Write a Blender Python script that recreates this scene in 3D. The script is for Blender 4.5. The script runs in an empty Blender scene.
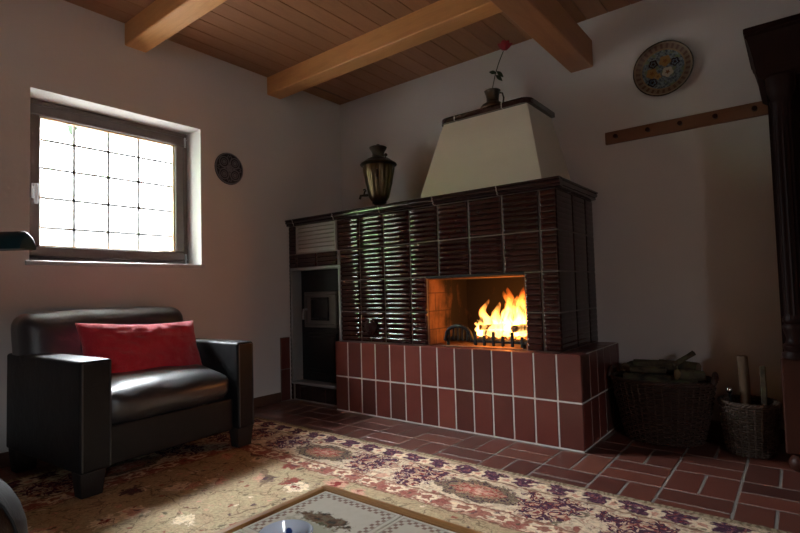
import bpy, bmesh, math, random
from mathutils import Vector, Matrix, noise
PI = math.pi
SC = bpy.context.scene
COL = SC.collection
R = random.Random(7)

# ------------------------------------------------------------------ helpers
OFF = {}

def obj(name, bm, mat, parent=None, smooth=True, angle=40):
    """link a bmesh (world coordinates) as one mesh object, optionally under a parent"""
    off = Vector((0, 0, 0))
    if parent is not None:
        off = OFF[parent.name]
        bmesh.ops.translate(bm, verts=bm.verts, vec=-off)
    bmesh.ops.recalc_face_normals(bm, faces=bm.faces)
    me = bpy.data.meshes.new(name)
    bm.to_mesh(me); bm.free()
    for m in (mat if isinstance(mat, (list, tuple)) else [mat]):
        me.materials.append(m)
    if smooth:
        me.polygons.foreach_set('use_smooth', [True] * len(me.polygons))
        try:
            me.set_sharp_from_angle(angle=math.radians(angle))
        except Exception:
            pass
    o = bpy.data.objects.new(name, me)
    COL.objects.link(o)
    if parent is not None:
        o.parent = parent
    OFF[o.name] = off
    return o

def thing(name, label, cat, loc, group=None):
    o = bpy.data.objects.new(name, None)
    o.empty_display_size = 0.1
    COL.objects.link(o)
    o.location = loc
    OFF[o.name] = Vector(loc)
    o['label'] = label; o['category'] = cat
    if group: o['group'] = group
    return o

def tag(o, label, cat, group=None, kind=None):
    o['label'] = label; o['category'] = cat
    if group: o['group'] = group
    if kind: o['kind'] = kind
    return o

def lab(o, label):
    o['label'] = label
    return o

def struct(name, bm, mat, parent=None, **k):
    o = obj(name, bm, mat, parent, **k)
    o['kind'] = 'structure'
    return o

def B():
    return bmesh.new()

def box(bm, x0, x1, y0, y1, z0, z1, bev=0.0, seg=1, mi=0, taper=None):
    x0, x1 = min(x0, x1), max(x0, x1); y0, y1 = min(y0, y1), max(y0, y1); z0, z1 = min(z0, z1), max(z0, z1)
    t = taper or 0
    pts = [(x0 + t, y0 + t, z0), (x1 - t, y0 + t, z0), (x1 - t, y1 - t, z0), (x0 + t, y1 - t, z0),
           (x0, y0, z1), (x1, y0, z1), (x1, y1, z1), (x0, y1, z1)]
    v = [bm.verts.new(p) for p in pts]
    fs = [bm.faces.new([v[i] for i in q]) for q in
          ((3, 2, 1, 0), (4, 5, 6, 7), (0, 1, 5, 4), (1, 2, 6, 5), (2, 3, 7, 6), (3, 0, 4, 7))]
    for f in fs: f.material_index = mi
    if bev > 0:
        es = list({e for f in fs for e in f.edges})
        r = bmesh.ops.bevel(bm, geom=es, offset=bev, segments=seg, profile=0.5, affect='EDGES', clamp_overlap=True)
        for f in r['faces']: f.material_index = mi
    return v

def lathe(bm, prof, c=(0, 0, 0), n=32, flute=None, cap=True, rot=None, sx=1.0, sy=1.0):
    """prof: list of (r,z); flute(a, r, z)->r"""
    rings = []
    for (r, z) in prof:
        ring = []
        for k in range(n):
            a = 2 * PI * k / n
            rr = flute(a, r, z) if flute else r
            p = Vector((rr * math.cos(a) * sx, rr * math.sin(a) * sy, z))
            if rot: p = rot @ p
            ring.append(bm.verts.new(p + Vector(c)))
        rings.append(ring)
    for a, b in zip(rings[:-1], rings[1:]):
        for k in range(n):
            bm.faces.new((a[k], a[(k + 1) % n], b[(k + 1) % n], b[k]))
    if cap:
        bm.faces.new(list(reversed(rings[0]))); bm.faces.new(rings[-1])
    return rings

def tube(bm, pts, r, n=8, closed=False, cap=True):
    """r number or list"""
    P = [Vector(p) for p in pts]
    m = len(P)
    rr = r if isinstance(r, (list, tuple)) else [r] * m
    rings = []
    up = None
    for i in range(m):
        if closed: t = (P[(i + 1) % m] - P[i - 1])
        else: t = (P[min(i + 1, m - 1)] - P[max(i - 1, 0)])
        if t.length < 1e-9: t = Vector((0, 0, 1))
        t.normalize()
        if up is None:
            up = Vector((0, 0, 1)) if abs(t.z) < 0.9 else Vector((1, 0, 0))
        s = t.cross(up)
        if s.length < 1e-6: s = t.cross(Vector((0, 1, 0)))
        s.normalize(); up = s.cross(t).normalized()
        rings.append([bm.verts.new(P[i] + (s * math.cos(2 * PI * k / n) + up * math.sin(2 * PI * k / n)) * rr[i]) for k in range(n)])
    rng = range(m) if closed else range(m - 1)
    for i in rng:
        a, b = rings[i], rings[(i + 1) % m]
        for k in range(n):
            bm.faces.new((a[k], a[(k + 1) % n], b[(k + 1) % n], b[k]))
    if cap and not closed:
        bm.faces.new(list(reversed(rings[0]))); bm.faces.new(rings[-1])

def rbox(bm, c, h, r, n=10, puff=(0, 0, 0), fn=None, mi=0):
    """rounded, optionally puffed box: cube-sphere mapping"""
    c = Vector(c); cache = {}
    h = Vector(h)
    def vert(p):
        key = tuple(round(q, 5) for q in p)
        if key in cache: return cache[key]
        q = [0, 0, 0]; o = [0, 0, 0]
        for i in range(3):
            inner = h[i] - r
            x = p[i] * h[i]
            q[i] = max(-inner, min(inner, x)); o[i] = x - q[i]
        ov = Vector(o)
        if ov.length > 1e-9: ov = ov.normalized() * r
        w = Vector(q) + ov
        u = Vector((w.x / h.x, w.y / h.y, w.z / h.z))
        f = [max(0, 1 - u[i] ** 2) for i in range(3)]
        w = Vector((w.x + puff[0] * u.x * f[1] * f[2], w.y + puff[1] * u.y * f[0] * f[2], w.z + puff[2] * u.z * f[0] * f[1]))
        w = w + c
        if fn: w = fn(w, u)
        v = bm.verts.new(w); cache[key] = v
        return v
    def samples(i):
        # denser near the rounding
        e = min(0.95, r / h[i])
        s = [-1 + e * k / 4 for k in range(4)]
        m = max(2, n)
        s += [-(1 - e) + 2 * (1 - e) * k / m for k in range(m + 1)]
        s += [1 - e + e * k / 4 for k in range(1, 5)]
        return s
    S = [samples(i) for i in range(3)]
    for ax in range(3):
        a, b = (ax + 1) % 3, (ax + 2) % 3
        for sg in (-1, 1):
            for i in range(len(S[a]) - 1):
                for j in range(len(S[b]) - 1):
                    q = []
                    for (ii, jj) in ((i, j), (i + 1, j), (i + 1, j + 1), (i, j + 1)):
                        p = [0, 0, 0]; p[ax] = sg; p[a] = S[a][ii]; p[b] = S[b][jj]
                        q.append(vert(p))
                    if sg < 0: q.reverse()
                    if len(set(q)) == 4:
                        f = bm.faces.new(q); f.material_index = mi

def sweep(bm, prof, axis, a0, a1, base):
    """extrude closed profile [(out,z)] along 'x' (out = -y) or 'y' (out = +x) ; base = the wall coordinate"""
    ends = []
    for a in (a0, a1):
        if axis == 'x': ends.append([bm.verts.new((a, base - o, z)) for o, z in prof])
        elif axis == 'y': ends.append([bm.verts.new((base + o, a, z)) for o, z in prof])
        else: ends.append([bm.verts.new((base - o, a, z)) for o, z in prof])
    n = len(prof)
    for k in range(n):
        bm.faces.new((ends[0][k], ends[0][(k + 1) % n], ends[1][(k + 1) % n], ends[1][k]))
    bm.faces.new(ends[0]); bm.faces.new(list(reversed(ends[1])))

# ------------------------------------------------------------------ node expression helper
class NT:
    def __init__(s, name):
        s.m = bpy.data.materials.new(name); s.m.use_nodes = True
        s.t = s.m.node_tree; s.t.nodes.clear()
        s.out = s.t.nodes.new('ShaderNodeOutputMaterial')
    def node(s, typ, **k):
        n = s.t.nodes.new(typ)
        for a, b in k.items(): setattr(n, a, b)
        return n
    def put(s, sock, v):
        if isinstance(v, X): s.t.links.new(v.s, sock)
        elif isinstance(v, (tuple, list)):
            v = tuple(v)
            if sock.type == 'RGBA' and len(v) == 3: v = v + (1.0,)
            sock.default_value = v
        else: sock.default_value = v
    def math(s, op, *a, clamp=False):
        n = s.node('ShaderNodeMath', operation=op); n.use_clamp = clamp
        for i, v in enumerate(a): s.put(n.inputs[i], v)
        return X(s, n.outputs[0])
    def mix(s, f, a, b, mode='MIX'):
        n = s.node('ShaderNodeMix', data_type='RGBA', blend_type=mode)
        s.put(n.inputs[0], f); s.put(n.inputs[6], a); s.put(n.inputs[7], b)
        return X(s, n.outputs[2])
    def ramp(s, f, stops, interp='LINEAR'):
        n = s.node('ShaderNodeValToRGB'); cr = n.color_ramp; cr.interpolation = interp
        while len(cr.elements) < len(stops): cr.elements.new(0.5)
        for e, (p, c) in zip(cr.elements, stops):
            e.position = p; e.color = tuple(c) + ((1,) if len(c) == 3 else ())
        s.put(n.inputs[0], f)
        return X(s, n.outputs[0])
    def coord(s, which='Object'):
        return X(s, s.node('ShaderNodeTexCoord').outputs[which])
    def pos(s):
        return X(s, s.node('ShaderNodeNewGeometry').outputs['Position'])
    def island(s):
        return X(s, s.node('ShaderNodeNewGeometry').outputs['Random Per Island'])
    def xyz(s, v):
        n = s.node('ShaderNodeSeparateXYZ'); s.put(n.inputs[0], v)
        return [X(s, n.outputs[i]) for i in range(3)]
    def vec(s, x, y, z=0.0):
        n = s.node('ShaderNodeCombineXYZ')
        for i, v in enumerate((x, y, z)): s.put(n.inputs[i], v)
        return X(s, n.outputs[0])
    def mapping(s, v, scale=(1, 1, 1), loc=(0, 0, 0), rot=(0, 0, 0)):
        n = s.node('ShaderNodeMapping'); s.put(n.inputs[0], v)
        n.inputs['Scale'].default_value = scale; n.inputs['Location'].default_value = loc; n.inputs['Rotation'].default_value = rot
        return X(s, n.outputs[0])
    def noise(s, v, scale=5, detail=3, rough=0.55, dist=0.0, color=False):
        n = s.node('ShaderNodeTexNoise'); s.put(n.inputs['Vector'], v)
        n.inputs['Scale'].default_value = scale; n.inputs['Detail'].default_value = detail
        n.inputs['Roughness'].default_value = rough; n.inputs['Distortion'].default_value = dist
        return X(s, n.outputs['Color' if color else 'Fac'])
    def voronoi(s, v, scale=5, out='Distance', feature='F1', rand=1.0):
        n = s.node('ShaderNodeTexVoronoi', feature=feature); s.put(n.inputs['Vector'], v)
        n.inputs['Scale'].default_value = scale; n.inputs['Randomness'].default_value = rand
        return X(s, n.outputs[out])
    def step(s, x, edge, soft):
        """1 where x<edge"""
        n = s.node('ShaderNodeMapRange', interpolation_type='SMOOTHSTEP')
        s.put(n.inputs[0], x)
        n.inputs[1].default_value = edge - soft; n.inputs[2].default_value = edge + soft
        n.inputs[3].default_value = 1; n.inputs[4].default_value = 0
        return X(s, n.outputs[0])
    def bsdf(s, color, rough=0.5, metal=0.0, bump=None, bstr=0.2, bdist=0.01, coat=0.0, coatr=0.05, spec=None, sheen=0.0, emit=None, estr=0.0, ior=None):
        n = s.node('ShaderNodeBsdfPrincipled')
        s.put(n.inputs['Base Color'], color); s.put(n.inputs['Roughness'], rough); s.put(n.inputs['Metallic'], metal)
        n.inputs['Coat Weight'].default_value = coat; n.inputs['Coat Roughness'].default_value = coatr
        if spec is not None: n.inputs['Specular IOR Level'].default_value = spec
        if ior is not None: n.inputs['IOR'].default_value = ior
        n.inputs['Sheen Weight'].default_value = sheen
        if emit is not None:
            s.put(n.inputs['Emission Color'], emit); s.put(n.inputs['Emission Strength'], estr)
        if bump is not None:
            b = s.node('ShaderNodeBump'); s.put(b.inputs['Height'], bump)
            b.inputs['Strength'].default_value = bstr; b.inputs['Distance'].default_value = bdist
            s.t.links.new(b.outputs[0], n.inputs['Normal'])
        s.t.links.new(n.outputs[0], s.out.inputs[0])
        return s.m

class X:
    def __init__(s, nt, sock): s.nt = nt; s.s = sock
    def __add__(s, o): return s.nt.math('ADD', s, o)
    __radd__ = __add__
    def __sub__(s, o): return s.nt.math('SUBTRACT', s, o)
    def __rsub__(s, o): return s.nt.math('SUBTRACT', o, s)
    def __mul__(s, o): return s.nt.math('MULTIPLY', s, o)
    __rmul__ = __mul__
    def __truediv__(s, o): return s.nt.math('DIVIDE', s, o)
    def abs(s): return s.nt.math('ABSOLUTE', s)
    def min(s, o): return s.nt.math('MINIMUM', s, o)
    def max(s, o): return s.nt.math('MAXIMUM', s, o)
    def frac(s): return s.nt.math('FRACT', s)
    def floor(s): return s.nt.math('FLOOR', s)

def plain(name, col, rough=0.5, metal=0.0, var=0.12, scale=20, bstr=0.0, **k):
    t = NT(name)
    n = t.noise(t.coord(), scale, 4)
    c = t.mix(n, tuple(max(0, q * (1 - var)) for q in col), tuple(q * (1 + var) for q in col))
    return t.bsdf(c, rough, metal, bump=n if bstr else None, bstr=bstr, **k)

# ------------------------------------------------------------------ materials
def m_plaster(name, col):
    t = NT(name); p = t.pos()
    n1 = t.noise(p, 2.2, 3); n2 = t.noise(p, 45, 4, 0.6)
    c = t.mix(n1, tuple(q * 0.94 for q in col), tuple(min(1, q * 1.04) for q in col))
    return t.bsdf(c, 0.9, bump=n1 * 0.6 + n2 * 0.5, bstr=0.18, bdist=0.012)

def m_wood(name, c0, c1, axis='y', rough=0.55, scale=1.0, knots=True, coat=0.0, var=0.35, spec=None):
    t = NT(name); p = t.pos(); isl = t.island()
    sc = {'x': (0.9, 9, 9), 'y': (9, 0.9, 9), 'z': (9, 9, 0.9)}[axis]
    x, y, z = t.xyz(p)
    sh = isl * 37.0
    v = t.mapping(t.vec(x + sh, y + sh, z + sh), scale=tuple(q * scale for q in sc))
    n = t.noise(v, 2.2, 4, 0.6, 1.2)
    fine = t.noise(t.mapping(v, scale=(3, 3, 3)), 6, 3)
    g = (n * 14.0)
    g = t.math('SINE', g) * 0.18 + 0.5
    g = g * 0.6 + fine * 0.4
    c = t.mix(g, c0, c1)
    k = isl * var + (1 - var * 0.5)
    c = t.mix(1.0, c, t.vec(k, k, k), 'MULTIPLY')
    if knots:
        kn = t.voronoi(t.mapping(v, scale=(0.35, 0.35, 0.35)), 1.1)
        c = t.mix(t.step(kn, 0.10, 0.04) * 0.75, c, tuple(q * 0.25 for q in c0))
    return t.bsdf(c, rough, bump=g, bstr=0.12, bdist=0.004, coat=coat, coatr=0.2, spec=spec)

def m_tile(name, cols, rough, coat=0.3, bump=0.08):
    t = NT(name); isl = t.island()
    c = t.ramp(isl, [(i / (len(cols) - 1), q) for i, q in enumerate(cols)])
    p = t.pos()
    n = t.noise(p, 9, 4); f = t.noise(p, 120, 2)
    c = t.mix(n, t.mix(0.3, c, (0.06, 0.025, 0.02)), t.mix(0.12, c, (0.35, 0.13, 0.09)))
    return t.bsdf(c, n * 0.2 + rough, bump=n * 0.7 + f * 0.2, bstr=bump, bdist=0.01, coat=coat, coatr=0.12)

M = {}
M['plaster'] = m_plaster('white_wall_plaster', (0.66, 0.628, 0.61))
M['hood'] = m_plaster('cream_hood_plaster', (0.82, 0.75, 0.62))
M['bounce_cut_dark'] = m_wood('bounce_cut_wall_dark', (0.06, 0.03, 0.018), (0.12, 0.06, 0.035), 'z', 0.5)  # dark wood finish added on the unseen walls to cut bounce light
M['boards'] = m_wood('ceiling_board_pine', (0.22, 0.088, 0.040), (0.37, 0.168, 0.077), 'y', 0.5, var=0.18)
M['beam'] = m_wood('beam_pine', (0.42, 0.175, 0.055), (0.68, 0.34, 0.12), 'x', 0.45, 0.8)
M['beam_y'] = m_wood('purlin_pine', (0.25, 0.095, 0.042), (0.40, 0.175, 0.075), 'y', 0.5, 0.8)
M['frame'] = m_wood('dark_window_wood', (0.055, 0.034, 0.030), (0.10, 0.062, 0.05), 'y', 0.4, 1, False)
M['bead'] = m_wood('light_window_bead', (0.40, 0.22, 0.09), (0.55, 0.33, 0.15), 'z', 0.4, 1, False)
M['rail'] = m_wood('rack_pine', (0.15, 0.062, 0.032), (0.25, 0.115, 0.06), 'x', 0.5)
M['skirt'] = m_wood('skirting_wood', (0.065, 0.03, 0.02), (0.11, 0.052, 0.034), 'y', 0.5, 1, False)
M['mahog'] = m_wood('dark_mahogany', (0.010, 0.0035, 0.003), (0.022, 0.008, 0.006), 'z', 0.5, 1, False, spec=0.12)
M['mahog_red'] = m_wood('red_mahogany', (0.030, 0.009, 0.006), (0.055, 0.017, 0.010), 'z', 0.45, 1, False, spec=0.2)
M['table_wood'] = m_wood('honey_oak', (0.30, 0.135, 0.04), (0.46, 0.235, 0.085), 'x', 0.35, 1.5, False, coat=0.3)
M['floor_tile'] = m_tile('terracotta_floor_tile', [(0.065, 0.024, 0.020), (0.15, 0.045, 0.033), (0.20, 0.060, 0.040), (0.10, 0.034, 0.026), (0.225, 0.078, 0.052)], 0.24, 0.25)
M['hearth_tile'] = m_tile('red_hearth_tile', [(0.10, 0.022, 0.018), (0.21, 0.040, 0.030), (0.055, 0.018, 0.014), (0.24, 0.052, 0.038), (0.15, 0.028, 0.022), (0.075, 0.020, 0.016), (0.19, 0.036, 0.027)], 0.26, 0.12)
M['grout'] = plain('grey_grout', (0.60, 0.56, 0.52), 0.9, var=0.15, scale=60)
M['grout_dark'] = plain('brown_grey_grout', (0.22, 0.185, 0.165), 0.95, var=0.15, scale=60)
def m_glaze(name, c0, c1, rough=0.045):
    t = NT(name); isl = t.island(); n = t.noise(t.pos(), 16, 3)
    c = t.mix(isl * 0.5 + n * 0.5, c0, c1)
    return t.bsdf(c, n * 0.05 + rough, spec=0.6, bump=n, bstr=0.03, bdist=0.01)
M['glaze'] = m_glaze('oxblood_stove_glaze', (0.020, 0.0055, 0.005), (0.046, 0.011, 0.009))
M['glaze_dark'] = m_glaze('dark_brown_glaze', (0.022, 0.011, 0.011), (0.04, 0.017, 0.016), 0.1)
M['vent'] = plain('painted_vent_metal', (0.33, 0.31, 0.28), 0.5, 0.0)
M['steel'] = plain('grey_steel', (0.40, 0.41, 0.42), 0.42, 0.6)
M['iron'] = plain('black_iron', (0.018, 0.018, 0.019), 0.6, 0.5, var=0.3, scale=30, bstr=0.2)
M['door_iron'] = plain('brown_iron_door', (0.13, 0.112, 0.104), 0.5, 0.2, var=0.3, scale=14)
def m_brick():
    t = NT('sooty_firebrick'); x, y, z = t.xyz(t.pos())
    n = t.node('ShaderNodeTexBrick'); t.put(n.inputs['Vector'], t.vec(x + y, z, 0.0))
    n.inputs['Scale'].default_value = 1.0; n.inputs['Brick Width'].default_value = 0.24; n.inputs['Row Height'].default_value = 0.12
    n.inputs['Mortar Size'].default_value = 0.004
    n.inputs['Color1'].default_value = (0.30, 0.15, 0.085, 1); n.inputs['Color2'].default_value = (0.20, 0.095, 0.05, 1); n.inputs['Mortar'].default_value = (0.12, 0.06, 0.04, 1)
    s = t.noise(t.pos(), 7, 5, 0.65); s2 = t.noise(t.mapping(t.pos(), scale=(6, 6, 1.3)), 3, 4)
    soot_shade = s * 0.5 + s2 * 0.5 + t.step(y * -1.0, 0.40, 0.14) * 0.30          # sooty noise, plus firelight fall-off painted in as a darker rear
    c = t.mix(t.ramp(soot_shade, [(0.46, (0, 0, 0)), (0.72, (1, 1, 1))]), X(t, n.outputs[0]), (0.012, 0.008, 0.007))
    return t.bsdf(c, 0.85, bump=s, bstr=0.3, bdist=0.01)
M['brick'] = m_brick()
def m_char():
    t = NT('charred_wood'); n = t.noise(t.pos(), 30, 5); v = t.voronoi(t.pos(), 55)
    c = t.mix(n, (0.012, 0.01, 0.009), (0.05, 0.035, 0.028))
    e = t.ramp(v * 0.6 + n * 0.6, [(0.36, (1, 0.25, 0.03)), (0.46, (0, 0, 0))])
    return t.bsdf(c, 0.9, bump=v, bstr=0.5, bdist=0.01, emit=e, estr=1.6)
M['char'] = m_char()
def m_ember():
    t = NT('glowing_embers'); n = t.noise(t.pos(), 45, 4)
    c = t.ramp(n, [(0.38, (0.02, 0.005, 0.002)), (0.5, (1, 0.14, 0.01)), (0.62, (1, 0.55, 0.10))])
    return t.bsdf((0.03, 0.02, 0.02), 0.9, emit=c, estr=3.0)
M['ember'] = m_ember()
def m_flame():
    t = NT('flame_gas')
    z = t.xyz(t.pos())[2]; n = t.noise(t.mapping(t.pos(), scale=(1, 1, 0.55)), 24, 3, 0.55, 0.6)
    h = (z - 0.54) / 0.30
    c = t.ramp(h + (n - 0.5) * 0.4, [(0.0, (1, 0.55, 0.16)), (0.45, (1, 0.42, 0.085)), (0.85, (1, 0.22, 0.025)), (1.0, (1, 0.13, 0.01))])
    dens = t.ramp(n, [(0.34, (0.12, 0.12, 0.12)), (0.56, (1, 1, 1))])
    e = t.node('ShaderNodeEmission'); t.put(e.inputs[0], c)
    fall = t.ramp(h, [(0.0, (1, 1, 1)), (0.55, (0.85, 0.85, 0.85)), (1.1, (0.25, 0.25, 0.25))])
    d = t.xyz(dens)[0] * t.xyz(fall)[0] * FLAME
    t.put(e.inputs[1], d)
    t.t.links.new(e.outputs[0], t.out.inputs['Volume'])
    return t.m
FLAME = 140.0
M['flame'] = m_flame()
def m_leather(name, c0, c1, rough=0.34, spec=0.9, coat=0.0):
    t = NT(name); p = t.coord(); n = t.noise(p, 5, 4); v = t.voronoi(p, 160); w = t.noise(p, 13, 4, 0.6, 0.8)
    return t.bsdf(t.mix(n, c0, c1), n * 0.12 + rough, bump=w * 1.0 + v * 0.12, bstr=0.30, bdist=0.014, spec=spec, coat=coat, coatr=0.42)
M['leather'] = m_leather('black_blue_leather', (0.006, 0.0078, 0.0125), (0.013, 0.0165, 0.025), 0.44, 0.9, 1.0)
M['leather_brown'] = m_leather('brown_black_leather', (0.0055, 0.0054, 0.0064), (0.010, 0.0097, 0.0115), 0.5, 0.25, 0.15)
def m_fabric(name, c0, c1, sc=130):
    t = NT(name); p = t.coord(); n = t.noise(p, sc, 3, 0.7); b = t.noise(p, 16, 3)
    return t.bsdf(t.mix(n * 0.6 + b * 0.4, c0, c1), 0.95, bump=n, bstr=0.9, bdist=0.006, sheen=0.35)
M['leg'] = m_leather('grey_brown_leather', (0.022, 0.018, 0.017), (0.034, 0.028, 0.027), 0.5, 0.25)
M['red'] = m_fabric('red_boucle_wool', (0.30, 0.007, 0.018), (0.80, 0.035, 0.07))
M['wicker'] = None
def m_wicker(name, c0, c1):
    t = NT(name); n = t.noise(t.pos(), 28, 4); i = t.island()
    return t.bsdf(t.mix(n * 0.6 + i * 0.4, c0, c1), 0.6, bump=n, bstr=0.2, bdist=0.004)
M['wicker'] = m_wicker('brown_willow', (0.028, 0.012, 0.008), (0.062, 0.027, 0.017))
M['wicker_pale'] = m_wicker('grey_brown_willow', (0.045, 0.028, 0.02), (0.09, 0.058, 0.04))
def m_bark():
    t = NT('mossy_bark'); n = t.noise(t.pos(), 14, 5, 0.6); v = t.voronoi(t.mapping(t.pos(), scale=(1, 1, 1)), 40)
    c = t.ramp(n, [(0.3, (0.03, 0.022, 0.015)), (0.5, (0.10, 0.075, 0.045)), (0.68, (0.12, 0.12, 0.055))])
    return t.bsdf(c, 0.9, bump=v + n, bstr=0.5, bdist=0.01)
M['bark'] = m_bark()
M['cutwood'] = plain('split_wood', (0.16, 0.105, 0.065), 0.8, var=0.3, scale=18)
M['brass'] = plain('old_brass', (0.12, 0.082, 0.046), 0.3, 0.95, var=0.35, scale=9, bstr=0.05)
M['brass_dark'] = plain('dark_patinated_brass', (0.05, 0.036, 0.026), 0.36, 0.85, var=0.4, scale=14, bstr=0.08)
M['pewter'] = plain('dark_pewter', (0.052, 0.054, 0.066), 0.5, 0.6, var=0.3, scale=30)
M['pewter_light'] = plain('polished_pewter', (0.25, 0.25, 0.28), 0.4, 0.7, var=0.2, scale=30)
M['marble'] = plain('grey_marble', (0.55, 0.54, 0.54), 0.3, var=0.25, scale=7)
M['white_metal'] = plain('white_handle', (0.7, 0.7, 0.72), 0.35, 0.2)
M['glass'] = None
def m_glass():
    t = NT('window_glass')
    a = t.node('ShaderNodeBsdfTransparent'); g = t.node('ShaderNodeBsdfGlossy'); g.inputs['Roughness'].default_value = 0.02
    mx = t.node('ShaderNodeMixShader'); mx.inputs[0].default_value = 0.05
    t.t.links.new(a.outputs[0], mx.inputs[1]); t.t.links.new(g.outputs[0], mx.inputs[2]); t.t.links.new(mx.outputs[0], t.out.inputs[0])
    return t.m
M['glass'] = m_glass()
M['teal'] = plain('dark_teal_enamel', (0.010, 0.034, 0.042), 0.32, 0.0, coat=0.3)
M['chrome'] = plain('chrome', (0.6, 0.6, 0.62), 0.15, 1.0, var=0.03)
M['white_paint'] = plain('white_bounce_paint', (0.8, 0.8, 0.8), 0.7, var=0.03)  # white so the unseen slab above the window bounces light onto the leather
M['leaf'] = plain('green_leaves', (0.13, 0.27, 0.055), 0.5, var=0.5, scale=2)
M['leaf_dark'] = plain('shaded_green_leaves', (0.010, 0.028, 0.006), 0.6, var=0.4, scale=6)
M['trunk'] = plain('tree_bark', (0.12, 0.085, 0.06), 0.9, var=0.4)
M['bounce_ground'] = plain('neutral_bounce_ground', (0.11, 0.11, 0.10), 0.9, var=0.4, scale=3)  # unseen ground greyed to keep the light it bounces neutral
M['rose'] = plain('dark_red_petal', (0.30, 0.006, 0.016), 0.6, var=0.4, scale=60)
M['stem'] = plain('dark_green_stem', (0.022, 0.045, 0.014), 0.6)
M['ceramic'] = None
def m_bowl():
    t = NT('blue_white_ceramic'); x, y, z = t.xyz(t.coord())
    th = t.math('ARCTAN2', y, x) * (5 / (2 * PI)) + 0.65
    f = (th.frac() - 0.5).abs(); hz = ((z - 0.036) * 50).abs()
    dd = t.math('SQRT', f * f * 5 + hz * hz)
    n = t.noise(t.coord(), 40, 2)
    c = t.mix(t.step(dd + (n - 0.5) * 0.35, 0.28, 0.05), (0.66, 0.72, 0.82), (0.03, 0.06, 0.22))
    return t.bsdf(c, 0.14, coat=0.5, coatr=0.05)
M['ceramic'] = m_bowl()

# painted wall plate: bands and flowers in polar coordinates of the plate (local x,z)
def m_bars():
    t = NT('translucent_white_bars')
    a = t.node('ShaderNodeBsdfDiffuse'); a.inputs[0].default_value = (.6, .6, .6, 1)
    b = t.node('ShaderNodeBsdfTranslucent'); b.inputs[0].default_value = (.5, .5, .5, 1)
    mx = t.node('ShaderNodeMixShader'); mx.inputs[0].default_value = BAR_T
    t.t.links.new(a.outputs[0], mx.inputs[1]); t.t.links.new(b.outputs[0], mx.inputs[2]); t.t.links.new(mx.outputs[0], t.out.inputs[0])
    return t.m
BAR_T = 0.14
M['bars'] = m_bars()
def m_plate():
    t = NT('painted_majolica'); x, y, z = t.xyz(t.coord())
    r = t.math('SQRT', x * x + z * z) / 0.165
    a = t.math('ARCTAN2', z, x)
    p = t.vec(x, z, 0.0)
    n = t.noise(p, 70, 3, 0.7); n2 = t.noise(p, 26, 2)
    c = t.mix(t.ramp(n, [(0.42, (0, 0, 0)), (0.56, (1, 1, 1))]), (0.03, 0.038, 0.05), (0.13, 0.15, 0.155))
    c = t.mix(t.ramp(n2, [(0.55, (0, 0, 0)), (0.62, (1, 1, 1))]), c, (0.10, 0.115, 0.06))
    # three dark rosettes, two ochre flowers and one cream one
    for (px, pz, rr, col, ring) in ((-0.052, 0.046, .024, (0.008, 0.012, 0.03), 1), (0.066, 0.030, .024, (0.008, 0.012, 0.03), 1), (-0.060, -0.065, .026, (0.008, 0.012, 0.03), 1),
                              (0.013, 0.050, .032, (0.20, 0.105, 0.03), 0), (-0.062, -0.008, .030, (0.20, 0.105, 0.03), 0), (0.024, -0.020, .030, (0.34, 0.28, 0.21), 0), (-0.03, -0.034, .018, (0.26, 0.14, 0.04), 0)):
        dx = x - px; dz = z - pz
        d = t.math('SQRT', dx * dx + dz * dz)
        aa = t.math('ARCTAN2', dz, dx)
        d = d + t.math('SINE', aa * 5.0) * 0.003
        c = t.mix(t.step(d, rr, 0.003), c, col)
        if ring: c = t.mix(t.step((d - rr * 0.5).abs(), 0.003, 0.0015), c, (0.12, 0.15, 0.17))
        else: c = t.mix(t.step(d, rr * 0.35, 0.003), c, (0.14, 0.05, 0.015))
    seg = (a * (28 / (2 * PI))).frac()
    band = t.mix(t.step((seg - 0.5).abs(), 0.28, 0.06), (0.075, 0.032, 0.02), (0.125, 0.08, 0.05))
    c = t.mix(t.step(r, 0.70, 0.01), t.mix(t.step(r, 0.75, 0.01), band, (0.16, 0.10, 0.05)), c)
    c = t.mix(t.step(r, 0.905, 0.012), (0.16, 0.115, 0.075), c)
    c = t.mix(t.step(r, 0.965, 0.012), (0.03, 0.012, 0.01), c)
    return t.bsdf(c, 0.2, coat=0.6, coatr=0.08)
M['plate'] = m_plate()

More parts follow.
